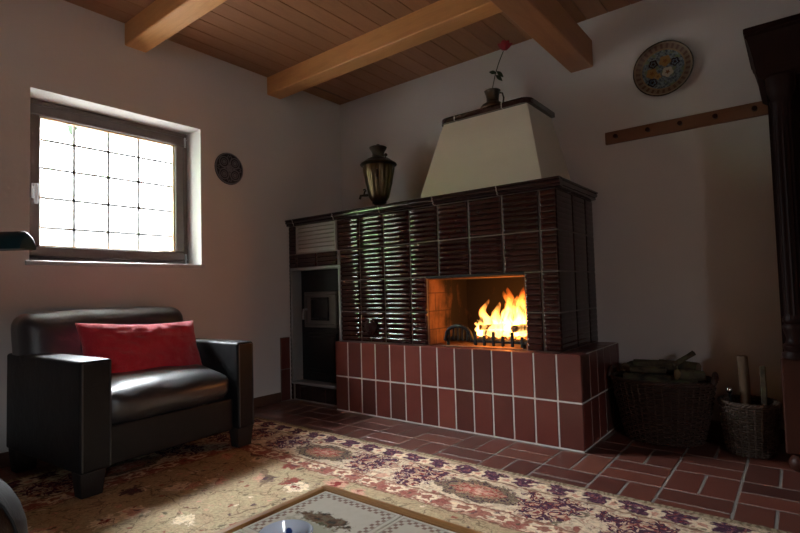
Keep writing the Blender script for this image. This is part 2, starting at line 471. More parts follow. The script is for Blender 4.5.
# coffee-table tiles: cream glaze, brick-coloured chequer border, small brown and green hunting picture
TX, TY, TZ = 2.46, -2.575, 0.435          # the table's far left top corner
TW = 0.213                                # tile pitch
def m_ttile():
    t = NT('painted_table_tile'); x, y, z = t.xyz(t.pos())
    u = ((x - (TX + 0.024)) / TW); v = (((TY - 0.024) - y) / TW)
    fu, fv = u.frac(), v.frac()
    iu, iv = u.floor(), v.floor()
    cu = (fu - 0.5).abs(); cv = (fv - 0.5).abs()
    e = cu.max(cv)
    p = t.vec(x, y, 0.0)
    n = t.noise(p, 55, 3); base = t.mix(n, (0.80, 0.75, 0.62), (0.92, 0.88, 0.76))
    along = t.math('MULTIPLY', t.step(cu, 1e9, 1), 1.0)
    s = t.mix(t.step(cv - cu, 0.0, 0.002), t.vec(fu, fu, fu), t.vec(fv, fv, fv))
    sv = t.xyz(s)[0]
    chk = t.step(((sv * 13.0 + t.step(e, 0.415, .001) * 0.5).frac() - 0.5).abs(), 0.25, 0.08)
    b1 = t.step((e - 0.415).abs(), 0.034, 0.006)
    rust = t.mix(n, (0.24, 0.11, 0.075), (0.40, 0.23, 0.17))
    c = t.mix(b1 * chk * 0.8, base, rust)
    c = t.mix(t.step((e - 0.455).abs(), 0.006, 0.003) * 0.5, c, (0.33, 0.24, 0.18))
    # picture: ragged blob of horses and riders along the middle, greenery under it
    q = t.vec(x + iu * 3.1, y + iv * 1.7, 0.0)
    m = t.noise(q, 46, 4, 0.7); m2 = t.noise(q, 48, 3)
    dx = (fu - 0.5) * 0.80; dy = (fv - 0.47) * 2.3
    d = t.math('SQRT', dx * dx + dy * dy)
    blob = t.step(d + (m - 0.5) * 0.55, 0.235, 0.035)
    pic = t.ramp(m2, [(0.36, (0.035, 0.03, 0.02)), (0.48, (0.17, 0.075, 0.04)), (0.56, (0.24, 0.17, 0.10)), (0.66, (0.09, 0.10, 0.05))])
    dg = t.math('SQRT', dx * dx * 0.8 + (fv - 0.62) * (fv - 0.62) * 7.0)
    gr = t.step(dg + (m2 - 0.5) * 0.9, 0.24, 0.08)
    c = t.mix(gr * 0.5, c, (0.30, 0.31, 0.17))
    c = t.mix(blob * 0.92, c, pic)
    return t.bsdf(c, 0.16, coat=0.5, coatr=0.06, bump=n, bstr=0.04, bdist=0.004)
M['ttile'] = m_ttile()

# rug
RX0, RX1, RY0, RY1 = 0.30, 4.40, -4.30, -1.185
def m_rug():
    t = NT('oriental_rug'); x, y, z = t.xyz(t.pos())
    wob = t.noise(t.pos(), 9, 3, color=True); wx, wy, wz = t.xyz(wob)
    wob2 = t.noise(t.pos(), 30, 3, color=True); vx, vy, vz = t.xyz(wob2)
    dx0 = (x - RX0).min(RX1 - x); dy0 = (y - RY0).min(RY1 - y); d0 = dx0.min(dy0)
    x = x + (wx - 0.5) * 0.07 + (vx - 0.5) * 0.035; y = y + (wy - 0.5) * 0.05 + (vy - 0.5) * 0.03
    dx = (x - RX0).min(RX1 - x); dy = (y - RY0).min(RY1 - y)
    far = t.step(dy - dx, 0.0, 0.002)
    d = dx.min(dy)
    s = far * x + (1 - far) * (y * -1.0)
    p = t.vec(s, d, 0.0)
    nf = t.noise(p, 75, 3, 0.7); nm = t.noise(p, 36, 3, 0.65); nl = t.noise(p, 5, 2)
    ivory = t.mix(nm, (0.62, 0.50, 0.345), (0.86, 0.74, 0.55))
    purple = t.mix(nf, (0.040, 0.016, 0.045), (0.17, 0.075, 0.10))
    rose = t.mix(nf, (0.26, 0.075, 0.055), (0.50, 0.26, 0.19))
    green = t.mix(nf, (0.13, 0.12, 0.075), (0.30, 0.27, 0.18))
    olive = t.mix(nm, (0.40, 0.315, 0.18), (0.56, 0.455, 0.285))
    def radial(cs, cd, per, ks, kd, lobes=0, amp=0.0, shift=0.0):
        a = ((s - shift) / per).frac() - 0.5
        a = a * (per / ks); b = (d - cd) / kd
        r = t.math('SQRT', a * a + b * b)
        if lobes:
            r = r + t.math('SINE', t.math('ARCTAN2', b, a) * float(lobes)) * amp
        return r
    sp = lambda lo, hi: t.ramp(nm, [(lo, (0, 0, 0)), (hi, (1, 1, 1))])
    g1 = lambda m: t.xyz(m)[0]
    def sel(scale, stops):
        return t.ramp(t.xyz(t.voronoi(p, scale, 'Color'))[0], stops, 'CONSTANT')
    def flowers(scale, size, fuzz=.45):
        return t.step(t.voronoi(p, scale) + (nm - .5) * fuzz, size, .05)
    red = (.27, .04, .035); pink = (.66, .36, .26); cream = (.88, .73, .53); dgreen = (.085, .08, .05); plum = (.075, .032, .06)
    warp = t.noise(p, 17, 4, 0.65, 1.5); warp2 = t.noise(t.vec(s + 3.7, d + 1.3, 0.0), 26, 3, 0.6, 1.0)
    # field: olive beige with scattered blossoms, leaves and thin vines
    c = t.mix(g1(t.ramp(warp, [(.44, (0, 0, 0)), (.60, (1, 1, 1))])) * .45, olive, (.50, .33, .21))
    c = t.mix(flowers(6.0, .36, .6) * .9, c, sel(6.0, [(0, cream), (.25, pink), (.5, cream), (.65, red), (.78, pink), (.9, plum)]))
    c = t.mix(flowers(6.0, .17, .6), c, sel(6.0, [(0, red), (.25, cream), (.5, pink), (.65, plum), (.8, red)]))
    c = t.mix(flowers(17.0, .19, .5) * .75, c, sel(17.0, [(0, dgreen), (.3, pink), (.45, red), (.6, cream), (.85, plum)]))
    vine = t.voronoi(t.vec(s + (nl - 0.5) * 0.3, d + (warp - .5) * .1, 0.0), 6.0, feature='DISTANCE_TO_EDGE')
    c = t.mix(t.step(vine, 0.016, 0.008) * 0.75, c, (0.20, 0.14, 0.09))
    # inner guard: rose and cream blossoms on a runner
    ig = t.step((d - 0.46).abs(), 0.050, 0.006)
    gcol = t.mix(g1(t.ramp(warp2, [(.42, (0, 0, 0)), (.52, (1, 1, 1))])), t.mix(nf, (.66, .48, .34), (.78, .62, .45)), rose)
    gcol = t.mix(t.step(radial(0, .455, .165, .050, .034, 6, .12) + (nm - .5) * .8, 1.0, .10), gcol, cream)
    gcol = t.mix(t.step(radial(0, .455, .165, .026, .020, 5, .2) + (nm - .5) * .8, 1.0, .15), gcol, rose)
    gcol = t.mix(t.step(radial(0, .465, .165, .040, .026, 4, .3, .0825) + (nm - .5) * .9, 1.0, .12) * .9, gcol, (.37, .12, .095))
    gcol = t.mix(flowers(26.0, .22) * .7, gcol, sel(26.0, [(0, dgreen), (.4, plum), (.6, cream)]))
    c = t.mix(ig, c, gcol)
    # main border: cream ground, big medallions and scrolling plum figures
    mb = t.step((d - 0.28).abs(), 0.128, 0.005)
    per = 0.93; sh = 1.27 - per * 0.5
    bc = t.mix(g1(t.ramp(warp2, [(.50, (0, 0, 0)), (.62, (1, 1, 1))])) * .75, ivory, rose)
    bc = t.mix(flowers(15.0, .38, .6) * .85, bc, sel(15.0, [(0, cream), (.3, pink), (.45, dgreen), (.6, cream), (.8, red), (.92, plum)]))
    bc = t.mix(flowers(15.0, .17, .5) * .9, bc, sel(15.0, [(0, red), (.3, cream), (.6, pink), (.8, cream)]))
    rm = radial(0, .285, per, .225, .118, 8, .045, sh)
    bc = t.mix(t.step(rm + (nm - .5) * .15, 1.06, .05), bc, ivory)
    speck = t.ramp(t.noise(p, 62, 3, .7), [(.36, plum), (.44, (.16, .13, .09)), (.50, (.30, .24, .15)), (.56, (.16, .07, .07)), (.64, (.48, .33, .22))], 'CONSTANT')
    bc = t.mix(t.step(rm + (nm - .5) * .65, 0.86, .06), bc, speck)
    spk2 = t.ramp(t.noise(p, 55, 3, .7), [(.38, (.33, .08, .06)), (.48, (.56, .30, .21)), (.56, (.30, .22, .13)), (.64, (.66, .44, .31))], 'CONSTANT')
    bc = t.mix(t.step(rm + (nm - .5) * .6, 0.52, .06), bc, spk2)
    bc = t.mix(t.step(rm + (nm - .5) * .4, 0.27, .05), bc, t.mix(g1(sp(.42, .56)), (0.50, 0.13, 0.10), (0.72, 0.46, 0.34)))
    for off in (0.310, -0.310):
        rp = radial(0, .265, per, .135, .125, 3, .12, sh + off)
        inside = t.step(rp + (warp - .5) * 2.4, 0.92, .06)
        fig = t.ramp(t.noise(p, 22, 3, .6, 1.2), [(.36, (.62, .47, .33)), (.43, (.36, .09, .075)), (.47, plum), (.57, (.16, .07, .12)), (.60, (.66, .50, .36))], 'CONSTANT')
        bc = t.mix(inside, bc, fig)
    c = t.mix(mb, c, bc)
    # outer guard: chain of plum clusters and cream blossoms
    og = t.step((d - 0.095).abs(), 0.060, 0.005)
    oc = t.mix(g1(t.ramp(warp2, [(.45, (0, 0, 0)), (.58, (1, 1, 1))])) * .7, t.mix(nf, (.62, .49, .34), (.78, .63, .45)), (.34, .25, .15))
    oc = t.mix(t.step(radial(0, .090, .150, .076, .046, 4, .16) + (nm - .5) * 1.1, 1.0, .08), oc, t.ramp(t.noise(p, 48, 3, .7), [(.40, plum), (.50, (.15, .06, .10)), (.58, (.34, .13, .11)), (.66, (.5, .36, .27))], 'CONSTANT'))
    oc = t.mix(t.step(radial(0, .105, .150, .036, .036, 5, .2, .075) + (nm - .5) * .5, 1.0, .12), oc, cream)
    oc = t.mix(t.step(radial(0, .105, .150, .015, .015, 5, .2, .075), 1.0, .3), oc, pink)
    oc = t.mix(flowers(30.0, .22) * .7, oc, sel(30.0, [(0, dgreen), (.4, red), (.6, cream)]))
    c = t.mix(og, c, oc)
    # outermost edge
    eg = t.step(d0, 0.030, 0.003)
    ec = t.mix(t.step(((s * 40.0).frac() - .5).abs(), .22, .08), t.mix(nf, (.33, .27, .17), (.45, .37, .24)), (.24, .17, .11))
    c = t.mix(eg, c, ec)
    for ln in (0.152, 0.409, 0.511):
        c = t.mix(t.step((d - ln).abs(), 0.0045, .002) * .8, c, (0.25, 0.12, 0.085))
    k = nl * 0.25 + g1(t.ramp(nf, [(0.36, (0.70,) * 3), (0.56, (1.08,) * 3)])) - 0.10
    c = t.mix(1.0, c, t.vec(k, k, k), 'MULTIPLY')
    return t.bsdf(c, 0.95, bump=nf, bstr=0.5, bdist=0.004, spec=0.1)
M['rug'] = m_rug()

# ------------------------------------------------------------------ the room shell
XR, YF, ZC = 6.2, -5.8, 2.617
WY0, WY1, WZ0, WZ1 = -2.443, -1.421, 1.072, 2.052       # window_1 opening in the left wall
V0, V1, VZ0, VZ1 = -5.50, -4.50, 1.05, 2.10             # window_2 opening in the right wall

def wall_with_hole(x0, x1, ya, yb, za, zb, h):
    bm = B()
    box(bm, x0, x1, ya, h[0], za, zb); box(bm, x0, x1, h[1], yb, za, zb)
    box(bm, x0, x1, h[0], h[1], za, h[2]); box(bm, x0, x1, h[0], h[1], h[3], zb)
    return bm
struct('wall_left', wall_with_hole(-0.34, 0, YF - .3, .3, -.2, ZC + .1, (WY0, WY1, WZ0, WZ1)), M['plaster'], smooth=False)
struct('wall_right', wall_with_hole(XR, XR + .34, YF - .3, .3, -.2, ZC + .1, (V0, V1, VZ0, VZ1)), M['bounce_cut_dark'], smooth=False)
bm = B(); box(bm, -.34, XR + .34, 0, .3, -.2, ZC + .1); struct('wall_back', bm, M['plaster'], smooth=False)
bm = B(); box(bm, -.34, XR + .34, YF - .3, YF, -.2, ZC + .1); struct('wall_front', bm, M['bounce_cut_dark'], smooth=False)

# floor: basket-weave of pairs of long tiles
bm = B()
box(bm, 0, XR, YF, 0, -0.2, -0.0016, mi=1)
P = 0.2628; g = 0.0062
ox, oy = 2.55, -0.717
for i in range(-11, 15):
    for j in range(-4, 21):
        xa, xb = ox + i * P, ox + (i + 1) * P
        yb, ya = oy - j * P, oy - (j + 1) * P
        for k in range(2):
            if (i + j) % 2 == 0: r = [xa, xb, ya + k * P / 2, ya + (k + 1) * P / 2]
            else: r = [xa + k * P / 2, xa + (k + 1) * P / 2, ya, yb]
            r = [r[0] + g, r[1] - g, r[2] + g, r[3] - g]
            r = [max(r[0], 0), min(r[1], XR), max(r[2], YF), min(r[3], 0)]
            if r[1] - r[0] > .02 and r[3] - r[2] > .02:
                box(bm, r[0], r[1], r[2], r[3], -0.012, 0.0, 0.0010)
struct('floor', bm, [M['floor_tile'], M['grout_dark']], smooth=False)

# ceiling of tongue-and-groove boards running along y
bm = B(); w = 0.135
box(bm, -.1, XR + .1, YF - .1, .1, ZC + .02, ZC + .12)
x = 0.0
while x < XR:
    box(bm, x + .0015, min(x + w - .0015, XR), YF, 0, ZC, ZC + .022, 0.002)
    x += w
struct('ceiling', bm, M['boards'], smooth=False)

# beams
def beam(y, label):
    bm = B(); box(bm, -0.02, XR, y - .07, y + .07, ZC - .142, ZC + .005, 0.006)
    tag(obj('ceiling_beam', bm, M['beam'], smooth=False), label, 'beam', 'pine beams under the ceiling')
beam(-1.868, 'pine ceiling beam starting above the window, at the top left')
beam(-0.762, 'pine ceiling beam starting in the wall between window corner and fireplace, meeting the purlin')
beam(-2.974, 'pine ceiling beam parallel to the window beam, nearest overhead')
beam(-4.08, 'pine ceiling beam farthest from the fireplace, behind the viewer')
bm = B(); box(bm, 2.17, 2.32, YF, 0.02, ZC - .142 - .182, ZC - .142, 0.006)
tag(obj('purlin', bm, M['beam_y'], smooth=False), 'thick pine cross beam running to the back wall beside the chimney hood', 'beam')

# skirting
for nm, a, b in (('baseboard_left', YF, -0.748),):
    bm = B(); box(bm, 0, .016, a, b, 0, .075, .004); struct(nm, bm, M['skirt'], smooth=False)
bm = B(); box(bm, 2.42, XR, -.016, 0, 0, .075, .004); struct('baseboard_back', bm, M['skirt'], smooth=False)

# ------------------------------------------------------------------ windows
def frame_rect(bm, xa, xb, y0, y1, z0, z1, w, bev=.006):
    box(bm, xa, xb, y0, y1, z1 - w, z1, bev); box(bm, xa, xb, y0, y1, z0, z0 + w, bev)
    box(bm, xa, xb, y0, y0 + w, z0 + w, z1 - w, bev); box(bm, xa, xb, y1 - w, y1, z0 + w, z1 - w, bev)
win = bpy.data.objects.new('window_1', None); COL.objects.link(win); win.location = (-.16, (WY0 + WY1) / 2, WZ0); OFF['window_1'] = Vector(win.location); win['kind'] = 'structure'
fx = -0.175
bm = B(); frame_rect(bm, fx - .07, fx, WY0, WY1, WZ0 + .012, WZ1, .045); obj('window_frame', bm, M['frame'], win)
bm = B(); sy0, sy1, sz0, sz1 = WY0 + .035, WY1 - .035, WZ0 + .045, WZ1 - .035
frame_rect(bm, fx - .05, fx + .014, sy0, sy1, sz0, sz1, .062); sash = obj('window_sash', bm, M['frame'], win)
gy0, gy1, gz0, gz1 = sy0 + .062, sy1 - .062, sz0 + .062, sz1 - .062
bm = B(); frame_rect(bm, fx - .042, fx - .008, gy0 - .003, gy1 + .003, gz0 - .003, gz1 + .003, .012, .003); lab(obj('glazing_bead', bm, M['bead'], win), 'light wooden glazing bead')
bm = B(); box(bm, fx - .036, fx - .030, gy0, gy1, gz0, gz1); obj('window_pane', bm, M['glass'], win)
bm = B()
for yy in (-2.150, -1.950, -1.755): box(bm, fx - .050, fx - .038, yy - .007, yy + .007, gz0, gz1)
for zz in (1.295, 1.475, 1.655, 1.825): box(bm, fx - .050, fx - .038, gy0, gy1, zz - .007, zz + .007)
lab(obj('glazing_bars', bm, M['bars'], win), 'thin grey lattice bars')
bm = B(); box(bm, fx + .014, fx + .022, sy0 + .018, sy0 + .046, 1.455, 1.545, .006, 2)
tube(bm, [(fx + .02, sy0 + .032, 1.53), (fx + .05, sy0 + .032, 1.53)], .009)
box(bm, fx + .042, fx + .056, sy0 + .022, sy0 + .042, 1.42, 1.54, .005, 2)
lab(obj('window_handle', bm, M['white_metal'], win), 'white lever handle')
bm = B()
for zz in (1.13, 1.98): tube(bm, [(fx + .018, sy1 + .006, zz - .035), (fx + .018, sy1 + .006, zz + .035)], .007)
obj('window_hinge', bm, M['steel'], win)
bm = B(); box(bm, -.335, .018, WY0 - .02, WY1 + .02, WZ0 - .016, WZ0 + .010, .004, 2); lab(obj('window_sill', bm, M['marble'], win), 'thin grey marble sill')
# window behind the camera
win2 = bpy.data.objects.new('window_2', None); COL.objects.link(win2); win2.location = (XR + .1, (V0 + V1) / 2, VZ0); OFF['window_2'] = Vector(win2.location); win2['kind'] = 'structure'
bm = B(); frame_rect(bm, XR + .1, XR + .17, V0, V1, VZ0, VZ1, .09); obj('window_frame', bm, M['frame'], win2)
bm = B(); box(bm, XR + .13, XR + .136, V0 + .09, V1 - .09, VZ0 + .09, VZ1 - .09); obj('window_pane', bm, M['glass'], win2)

# ------------------------------------------------------------------ outdoors
bm = B(); box(bm, -40, -.35, -40, 30, -.6, -.4); struct('ground_outside', bm, M['bounce_ground'], smooth=False)
bm = B(); box(bm, XR + .35, 45, -40, 30, -.6, -.4); struct('ground_outside_east', bm, M['bounce_ground'], smooth=False)
bm = B(); box(bm, -1.15, -.335, -7, 1.2, 2.55, 2.68); struct('sky_blocking_eave', bm, M['white_paint'], smooth=False)  # unseen slab added to block steep sky light on the rug
def tree(c, h, rad, n, label, seed, leaf=0.16, trunk=True):
    rr = random.Random(seed)
    t = thing('garden_tree', label, 'tree', c)
    bm = B()
    tube(bm, [(c[0], c[1], c[2]), (c[0] + .05, c[1], c[2] + h * .35), (c[0], c[1] + .1, c[2] + h * .8)], [.16, .12, .05], 8)
    obj('trunk', bm, M['trunk'], t)
    bm = B()
    cz = c[2] + h * .62
    for k in range(n):
        while True:
            p = Vector((rr.uniform(-1, 1), rr.uniform(-1, 1), rr.uniform(-1, 1)))
            if .25 < p.length < 1: break
        q = Vector((c[0] + p.x * rad, c[1] + p.y * rad, cz + p.z * h * .42))
        a = Vector((rr.gauss(0, 1), rr.gauss(0, 1), rr.gauss(0, 1))).normalized(); b = a.orthogonal().normalized()
        b = (b + a.cross(b) * rr.uniform(-1, 1)).normalized()
        L, W = leaf * rr.uniform(.7, 1.3), leaf * .45
        s = a.cross(b).normalized()
        vs = [bm.verts.new(q + o) for o in (b * -L * .5, s * W * .5 + a * .01, b * L * .5, s * -W * .5 + a * .01)]
        bm.faces.new(vs)

    obj('foliage', bm, M['leaf'], t, smooth=False)
tree((-4.6, -7.0, -.4), 6.2, 2.4, 2300, 'leafy green tree outside, mirrored in the stove tiles', 3, .34)
tree((-12.0, -11.6, -.4), 6.0, 2.8, 2600, 'taller leafy tree outside, behind the mirrored one', 4, .40)
# leafy twig hanging into view at the window top
bm = B(); rr = random.Random(11)
tw = thing('hanging_twig', 'leafy green twig hanging outside the upper part of the window', 'branch', (-1.5, -1.35, 2.75))
tube(bm, [(-1.5, -1.0, 3.2), (-1.5, -1.3, 2.75), (-1.5, -1.55, 2.45), (-1.5, -1.75, 2.30)], [.012, .009, .006, .003], 6); obj('twig', bm, M['trunk'], tw)
bm = B()
for k in range(34):
    u = rr.uniform(.15, 1); y0 = -1.15 - .6 * u; z0 = 2.98 - .66 * u
    q = Vector((-1.5 + rr.uniform(-.12, .12), y0 + rr.uniform(-.10, .10), z0 + rr.uniform(-.09, .05)))
    a = Vector((rr.uniform(.3, 1), rr.gauss(0, .6), rr.gauss(0, .6))).normalized(); b = a.orthogonal().normalized(); s = a.cross(b)
    b = (b + s * rr.uniform(-1, 1)).normalized(); s = a.cross(b)
    L = rr.uniform(.05, .085); vs = [bm.verts.new(q + o) for o in (b * -L, s * L * .5, b * L, s * -L * .5)]; bm.faces.new(vs)
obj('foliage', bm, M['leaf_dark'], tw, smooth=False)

# ------------------------------------------------------------------ the tiled fireplace
YS = -0.643; XS = 2.280; ZT = 1.410       # front plane, right side plane, top of tiles
YH = -0.712; XH0, XH1, ZH = 0.597, 2.400, 0.500
fp = thing('tiled_fireplace', 'dark brown ribbed-tile fireplace with red tiled hearth ledge and cream chimney hood', 'fireplace', (1.2, -.35, 0))

bm = B()                                  # stove core (seen as the joints)
q = 0.008
yc, xc = YS + q, XS - q
FX0, FX1, FZ1 = 1.385, 2.072, 0.947       # fire opening
NX0, NX1, NZ0, NZ1 = .052, .585, .150, 1.050
box(bm, FX1, xc, yc, -.001, 0, ZT)
box(bm, NX1, FX1, yc, -.001, FZ1, ZT)
box(bm, .001, NX1, yc, -.001, NZ1, ZT)
box(bm, NX1, FX0, yc, -.001, 0, FZ1)
box(bm, .001, NX1, -.55, -.001, 0, NZ1)
box(bm, .001, NX0, yc, -.55, 0, NZ1)
box(bm, NX0, NX1, yc, -.55, 0, NZ0 - .01)
box(bm, FX0, FX1, -.12, -.001, 0, FZ1)
box(bm, FX0, FX1, yc, -.12, 0, ZH)
core = obj('stove_core', bm, M['grout_dark'], fp, smooth=False)

RIBS = 7
def ribbed(bm, plane, a0, a1, z0, z1, ribs=None, depth=.0095, jg=.0035, flip=False):
    """one glazed tile of horizontal half-round ribs. plane 'f' front (a = x) or 's' right side (a = y)"""
    a0 += jg; a1 -= jg; z0 += jg; z1 -= jg
    n = ribs or max(1, round((z1 - z0) / 0.0325))
    us = [0, .002, .005, .009, .014]
    A = [a0 + u for u in us] + [a0 + .014 + (a1 - a0 - .028) * k / 3 for k in (1, 2)] + [a1 - u for u in reversed(us)]
    rows = []
    m = 8
    for k in range(n * m + 1):
        t = (k % m) / m if k < n * m else 1.0
        ph = -math.cos(PI * t)               # denser near the grooves
        zz = z0 + (z1 - z0) * ((k // m if k < n * m else n - 1) + (ph + 1) / 2) / n
        hh = math.sqrt(max(0, 1 - ph * ph))
        row = []
        for a in A:
            e = min(a - a0, a1 - a); e = min(1, e / .014); e = math.sqrt(max(0, 1 - (1 - e) ** 2))
            o = (0.004 + depth * (0.12 + .88 * hh)) * e - .0005
            row.append(bm.verts.new((a, YS + q - o, zz) if plane == 'f' else (XS - q + o, a, zz)))
        rows.append(row)
    for ra, rb in zip(rows[:-1], rows[1:]):
        for k in range(len(A) - 1):
            f = (ra[k], ra[k + 1], rb[k + 1], rb[k])
            bm.faces.new(f)

bm = B()
cols = [.565, .795, 1.025, 1.255, 1.485, 1.715, 1.945, 2.175, XS]
Z = [.500, .717, .947, 1.178, 1.410]
for r_ in (2, 3):
    cc = list(cols)
    if r_ == 2: cc[0] = .590
    for a, b in zip(cc[:-1], cc[1:]): ribbed(bm, 'f', a, b, Z[r_], Z[r_ + 1])
for r_ in (0, 1):
    for a, b in ((.590, .795), (.795, 1.025), (1.025, 1.255), (1.255, FX0), (FX1, 2.175), (2.175, XS)):
        ribbed(bm, 'f', a, b, Z[r_], Z[r_ + 1])
# left strip and the row over the niche
ribbed(bm, 'f', .002, .100, 1.178, 1.410)
for a, b in ((.002, .100), (.100, .335), (.335, .565)): ribbed(bm, 'f', a, b, 1.068, 1.178)
for za, zb in zip((.0, .25, .50, .717, .947), (.25, .50, .717, .947, 1.068)): ribbed(bm, 'f', .002, .034, za, zb)
# right side
for a, b in ((YS, -.385), (-.385, -.155), (-.155, -.001)):
    for za, zb in zip(Z[:-1], Z[1:]): ribbed(bm, 's', a, b, za, zb, None, .003)

lab(obj('stove_tiles', bm, M['glaze'], fp, angle=75), 'glossy oxblood ribbed stove tiles')

# crown moulding
bm = B()
prof = [(-.02, ZT + .002), (.010, ZT + .002), (.018, ZT + .006), (.020, ZT + .013), (.016, ZT + .018), (.024, ZT + .021), (.030, ZT + .028), (.030, ZT + .036), (.026, ZT + .041), (.034, ZT + .044), (.036, ZT + .050), (.030, ZT + .055), (-.02, ZT + .055)]
xs = [0.0, .09, .55, 1.01, 1.47, 1.93, XS + .034]
for a, b in zip(xs[:-1], xs[1:]): sweep(bm, prof, 'x', a + .0025, b - .0025, YS)
ys = [YS - .0, -.42, -.19, 0]
for a, b in zip(ys[:-1], ys[1:]): sweep(bm, prof, 'y', a + .0015, b - .0015, XS)
crown = obj('crown_moulding', bm, M['glaze_dark'], fp, angle=30)
pj = [(o - .0012, z) for o, z in prof]
for ax_, st_, ba_ in (('x', xs[1:-1], YS), ('y', ys[1:-1], XS)):
    for a in st_:
        bm = B(); sweep(bm, pj, ax_, a - .003, a + .003, ba_); obj('mortar_joint', bm, M['grout'], crown, angle=30)
bm = B(); box(bm, .001, XS + .004, YS - .006, -.001, ZT + .003, ZT + .045); obj('stove_top', bm, M['grout_dark'], fp, smooth=False)

# hearth
bm = B(); qh = .0025; box(bm, XH0 + qh, XH1 - qh, YH + qh, -.001, 0, ZH - qh); hearth = obj('hearth', bm, M['grout'], fp, smooth=False)
bm = B(); jg = .0045
hx = [XH0] + [XH0 + .1285 * k + .1085 for k in range(0, 13)]
hx = [XH0, .722, .853, .983, 1.112, 1.241, 1.369, 1.498, 1.626, 1.753, 1.881, 2.009, 2.138, 2.268, XH1]
for za, zb in ((0.004, .250), (.250, ZH)):
    for a, b in zip(hx[:-1], hx[1:]): box(bm, a + (jg if a > XH0 else 0), b - (jg if b < XH1 else 0), YH, YH + .012, za + jg, zb - (jg if zb < ZH else 0), .0025)
    yy = YH + .0125
    while yy < -.02:
        y2 = min(yy + .1285, -.002)
        box(bm, XH1 - .012, XH1, yy + jg, y2 - jg, za + jg, zb - jg, .0025); yy = y2
# ledge top
for a, b in zip(hx[:-1], hx[1:]):
    box(bm, a + jg * .5, b - jg * .5, YH + .014, YS + .03, ZH - .012, ZH, .0025)
yy = YS + .03
while yy < -.02:
    y2 = min(yy + .2, -.002); box(bm, XS - .03, XH1 - .0125, yy + jg, y2 - jg, ZH - .012, ZH, .0025); yy = y2
# left end
for za, zb in ((0.004, .250), (.250, ZH)): box(bm, XH0, XH0 + .012, YH + .0125, YS + .03, za + jg, zb - jg, .0025)
obj('hearth_tiles', bm, M['hearth_tile'], hearth, smooth=False)
# firebox floor tiles of the ledge run inside as dark fireclay
bm = B()
t_ = .018
box(bm, FX0 - t_, FX0 + .005, yc + .012, -.12, ZH - .01, FZ1); box(bm, FX1 - .005, FX1 + t_, yc + .012, -.12, ZH - .01, FZ1)
box(bm, FX0 - t_, FX1 + t_, -.12 - t_, -.116, ZH - .01, FZ1); box(bm, FX0, FX1, YS + .04, -.12, ZH - .01, ZH + .002)
box(bm, FX0, FX1, yc + .02, -.12, FZ1 - t_, FZ1 + .004)
obj('firebox', bm, M['brick'], fp, smooth=False)
bm = B(); box(bm, FX0 - .0, FX1 + .0, YS - .004, YS + .03, FZ1 - .012, FZ1 + .002, .003); lab(obj('lintel', bm, M['iron'], fp), 'thin dark metal lintel over the fire')

# low tile panel on the left wall
bm = B(); box(bm, .0005, .010, -.745, YS - .012, 0, .508); sp = obj('side_panel', bm, M['grout_dark'], fp, smooth=False)
bm = B()
for za, zb in ((.004, .250), (.256, .505)): box(bm, .004, .016, -.745, YS - .014, za, zb, .002)
obj('side_tiles', bm, M['hearth_tile'], sp, smooth=False)

# air vent

yv = YS
def frame_xz(bm, y0, y1, x0, x1, z0, z1, w, bev=.003):
    box(bm, x0, x1, y0, y1, z1 - w, z1, bev); box(bm, x0, x1, y0, y1, z0, z0 + w, bev)
    box(bm, x0, x0 + w, y0, y1, z0 + w, z1 - w, bev); box(bm, x1 - w, x1, y0, y1, z0 + w, z1 - w, bev)
bm = B(); frame_xz(bm, YS - .008, YS + .02, .103, .560, 1.180, 1.405, .016)
vent = lab(obj('vent_grille', bm, M['vent'], fp), 'pale louvred vent grille')
bm = B(); zz = 1.198
for k in range(6):
    z = 1.196 + k * .0325
    v = [bm.verts.new(p) for p in ((.118, YS - .004, z), (.545, YS - .004, z), (.545, YS + .014, z + .034), (.118, YS + .014, z + .034), (.118, YS - .001, z - .003), (.545, YS - .001, z - .003), (.545, YS + .018, z + .031), (.118, YS + .018, z + .031))]
    for f in ((0, 1, 2, 3), (7, 6, 5, 4), (0, 4, 5, 1), (2, 6, 7, 3), (1, 5, 6, 2), (3, 7, 4, 0)): bm.faces.new([v[i] for i in f])
box(bm, .116, .547, YS + .016, YS + .022, 1.19, 1.395)
obj('vent_slats', bm, M['vent'], vent, smooth=False)

# stove niche with frame and firing door
bm = B(); frame_xz(bm, YS - .016, -.55, NX0 - .018, NX1 + .020, NZ0 - .016, NZ1 + .016, .020, .003); lab(obj('niche_frame', bm, M['steel'], fp), 'thin grey steel frame of the stoking niche')
bm = B(); box(bm, NX0, NX1, -.556, -.551, NZ0, NZ1); lab(obj('niche_back', bm, M['iron'], fp, smooth=False), 'black niche plate')
bm = B()
DX0, DX1, DZ0, DZ1 = .120, .490, .585, .870
frame_xz(bm, -.592, -.552, DX0, DX1, DZ0, DZ1, .028, .006)
box(bm, DX0 + .02, DX1 - .02, -.582, -.556, DZ0 + .02, DZ1 - .02)
door = lab(obj('firing_door', bm, M['door_iron'], fp), 'small brown iron firing door')
bm = B(); frame_xz(bm, -.598, -.580, DX0 + .085, DX1 - .085, DZ0 + .055, DZ1 - .045, .020, .004); box(bm, DX0 + .10, DX1 - .10, -.586, -.581, DZ0 + .07, DZ1 - .06); obj('door_window', bm, M['iron'], door)
bm = B(); tube(bm, [(DX0 + .035, -.590, .73), (DX0 + .035, -.625, .73), (DX0 + .035, -.630, .69), (DX0 + .035, -.630, .65)], .008); obj('door_handle', bm, M['steel'], door)
bm = B(); box(bm, DX0 + .02, DX1 - .02, -.572, -.552, .22, .54, .006); box(bm, DX0 + .04, DX1 - .04, -.578, -.568, .25, .51, .004); lab(obj('ash_door', bm, M['iron'], fp), 'black ash door below')
bm = B()
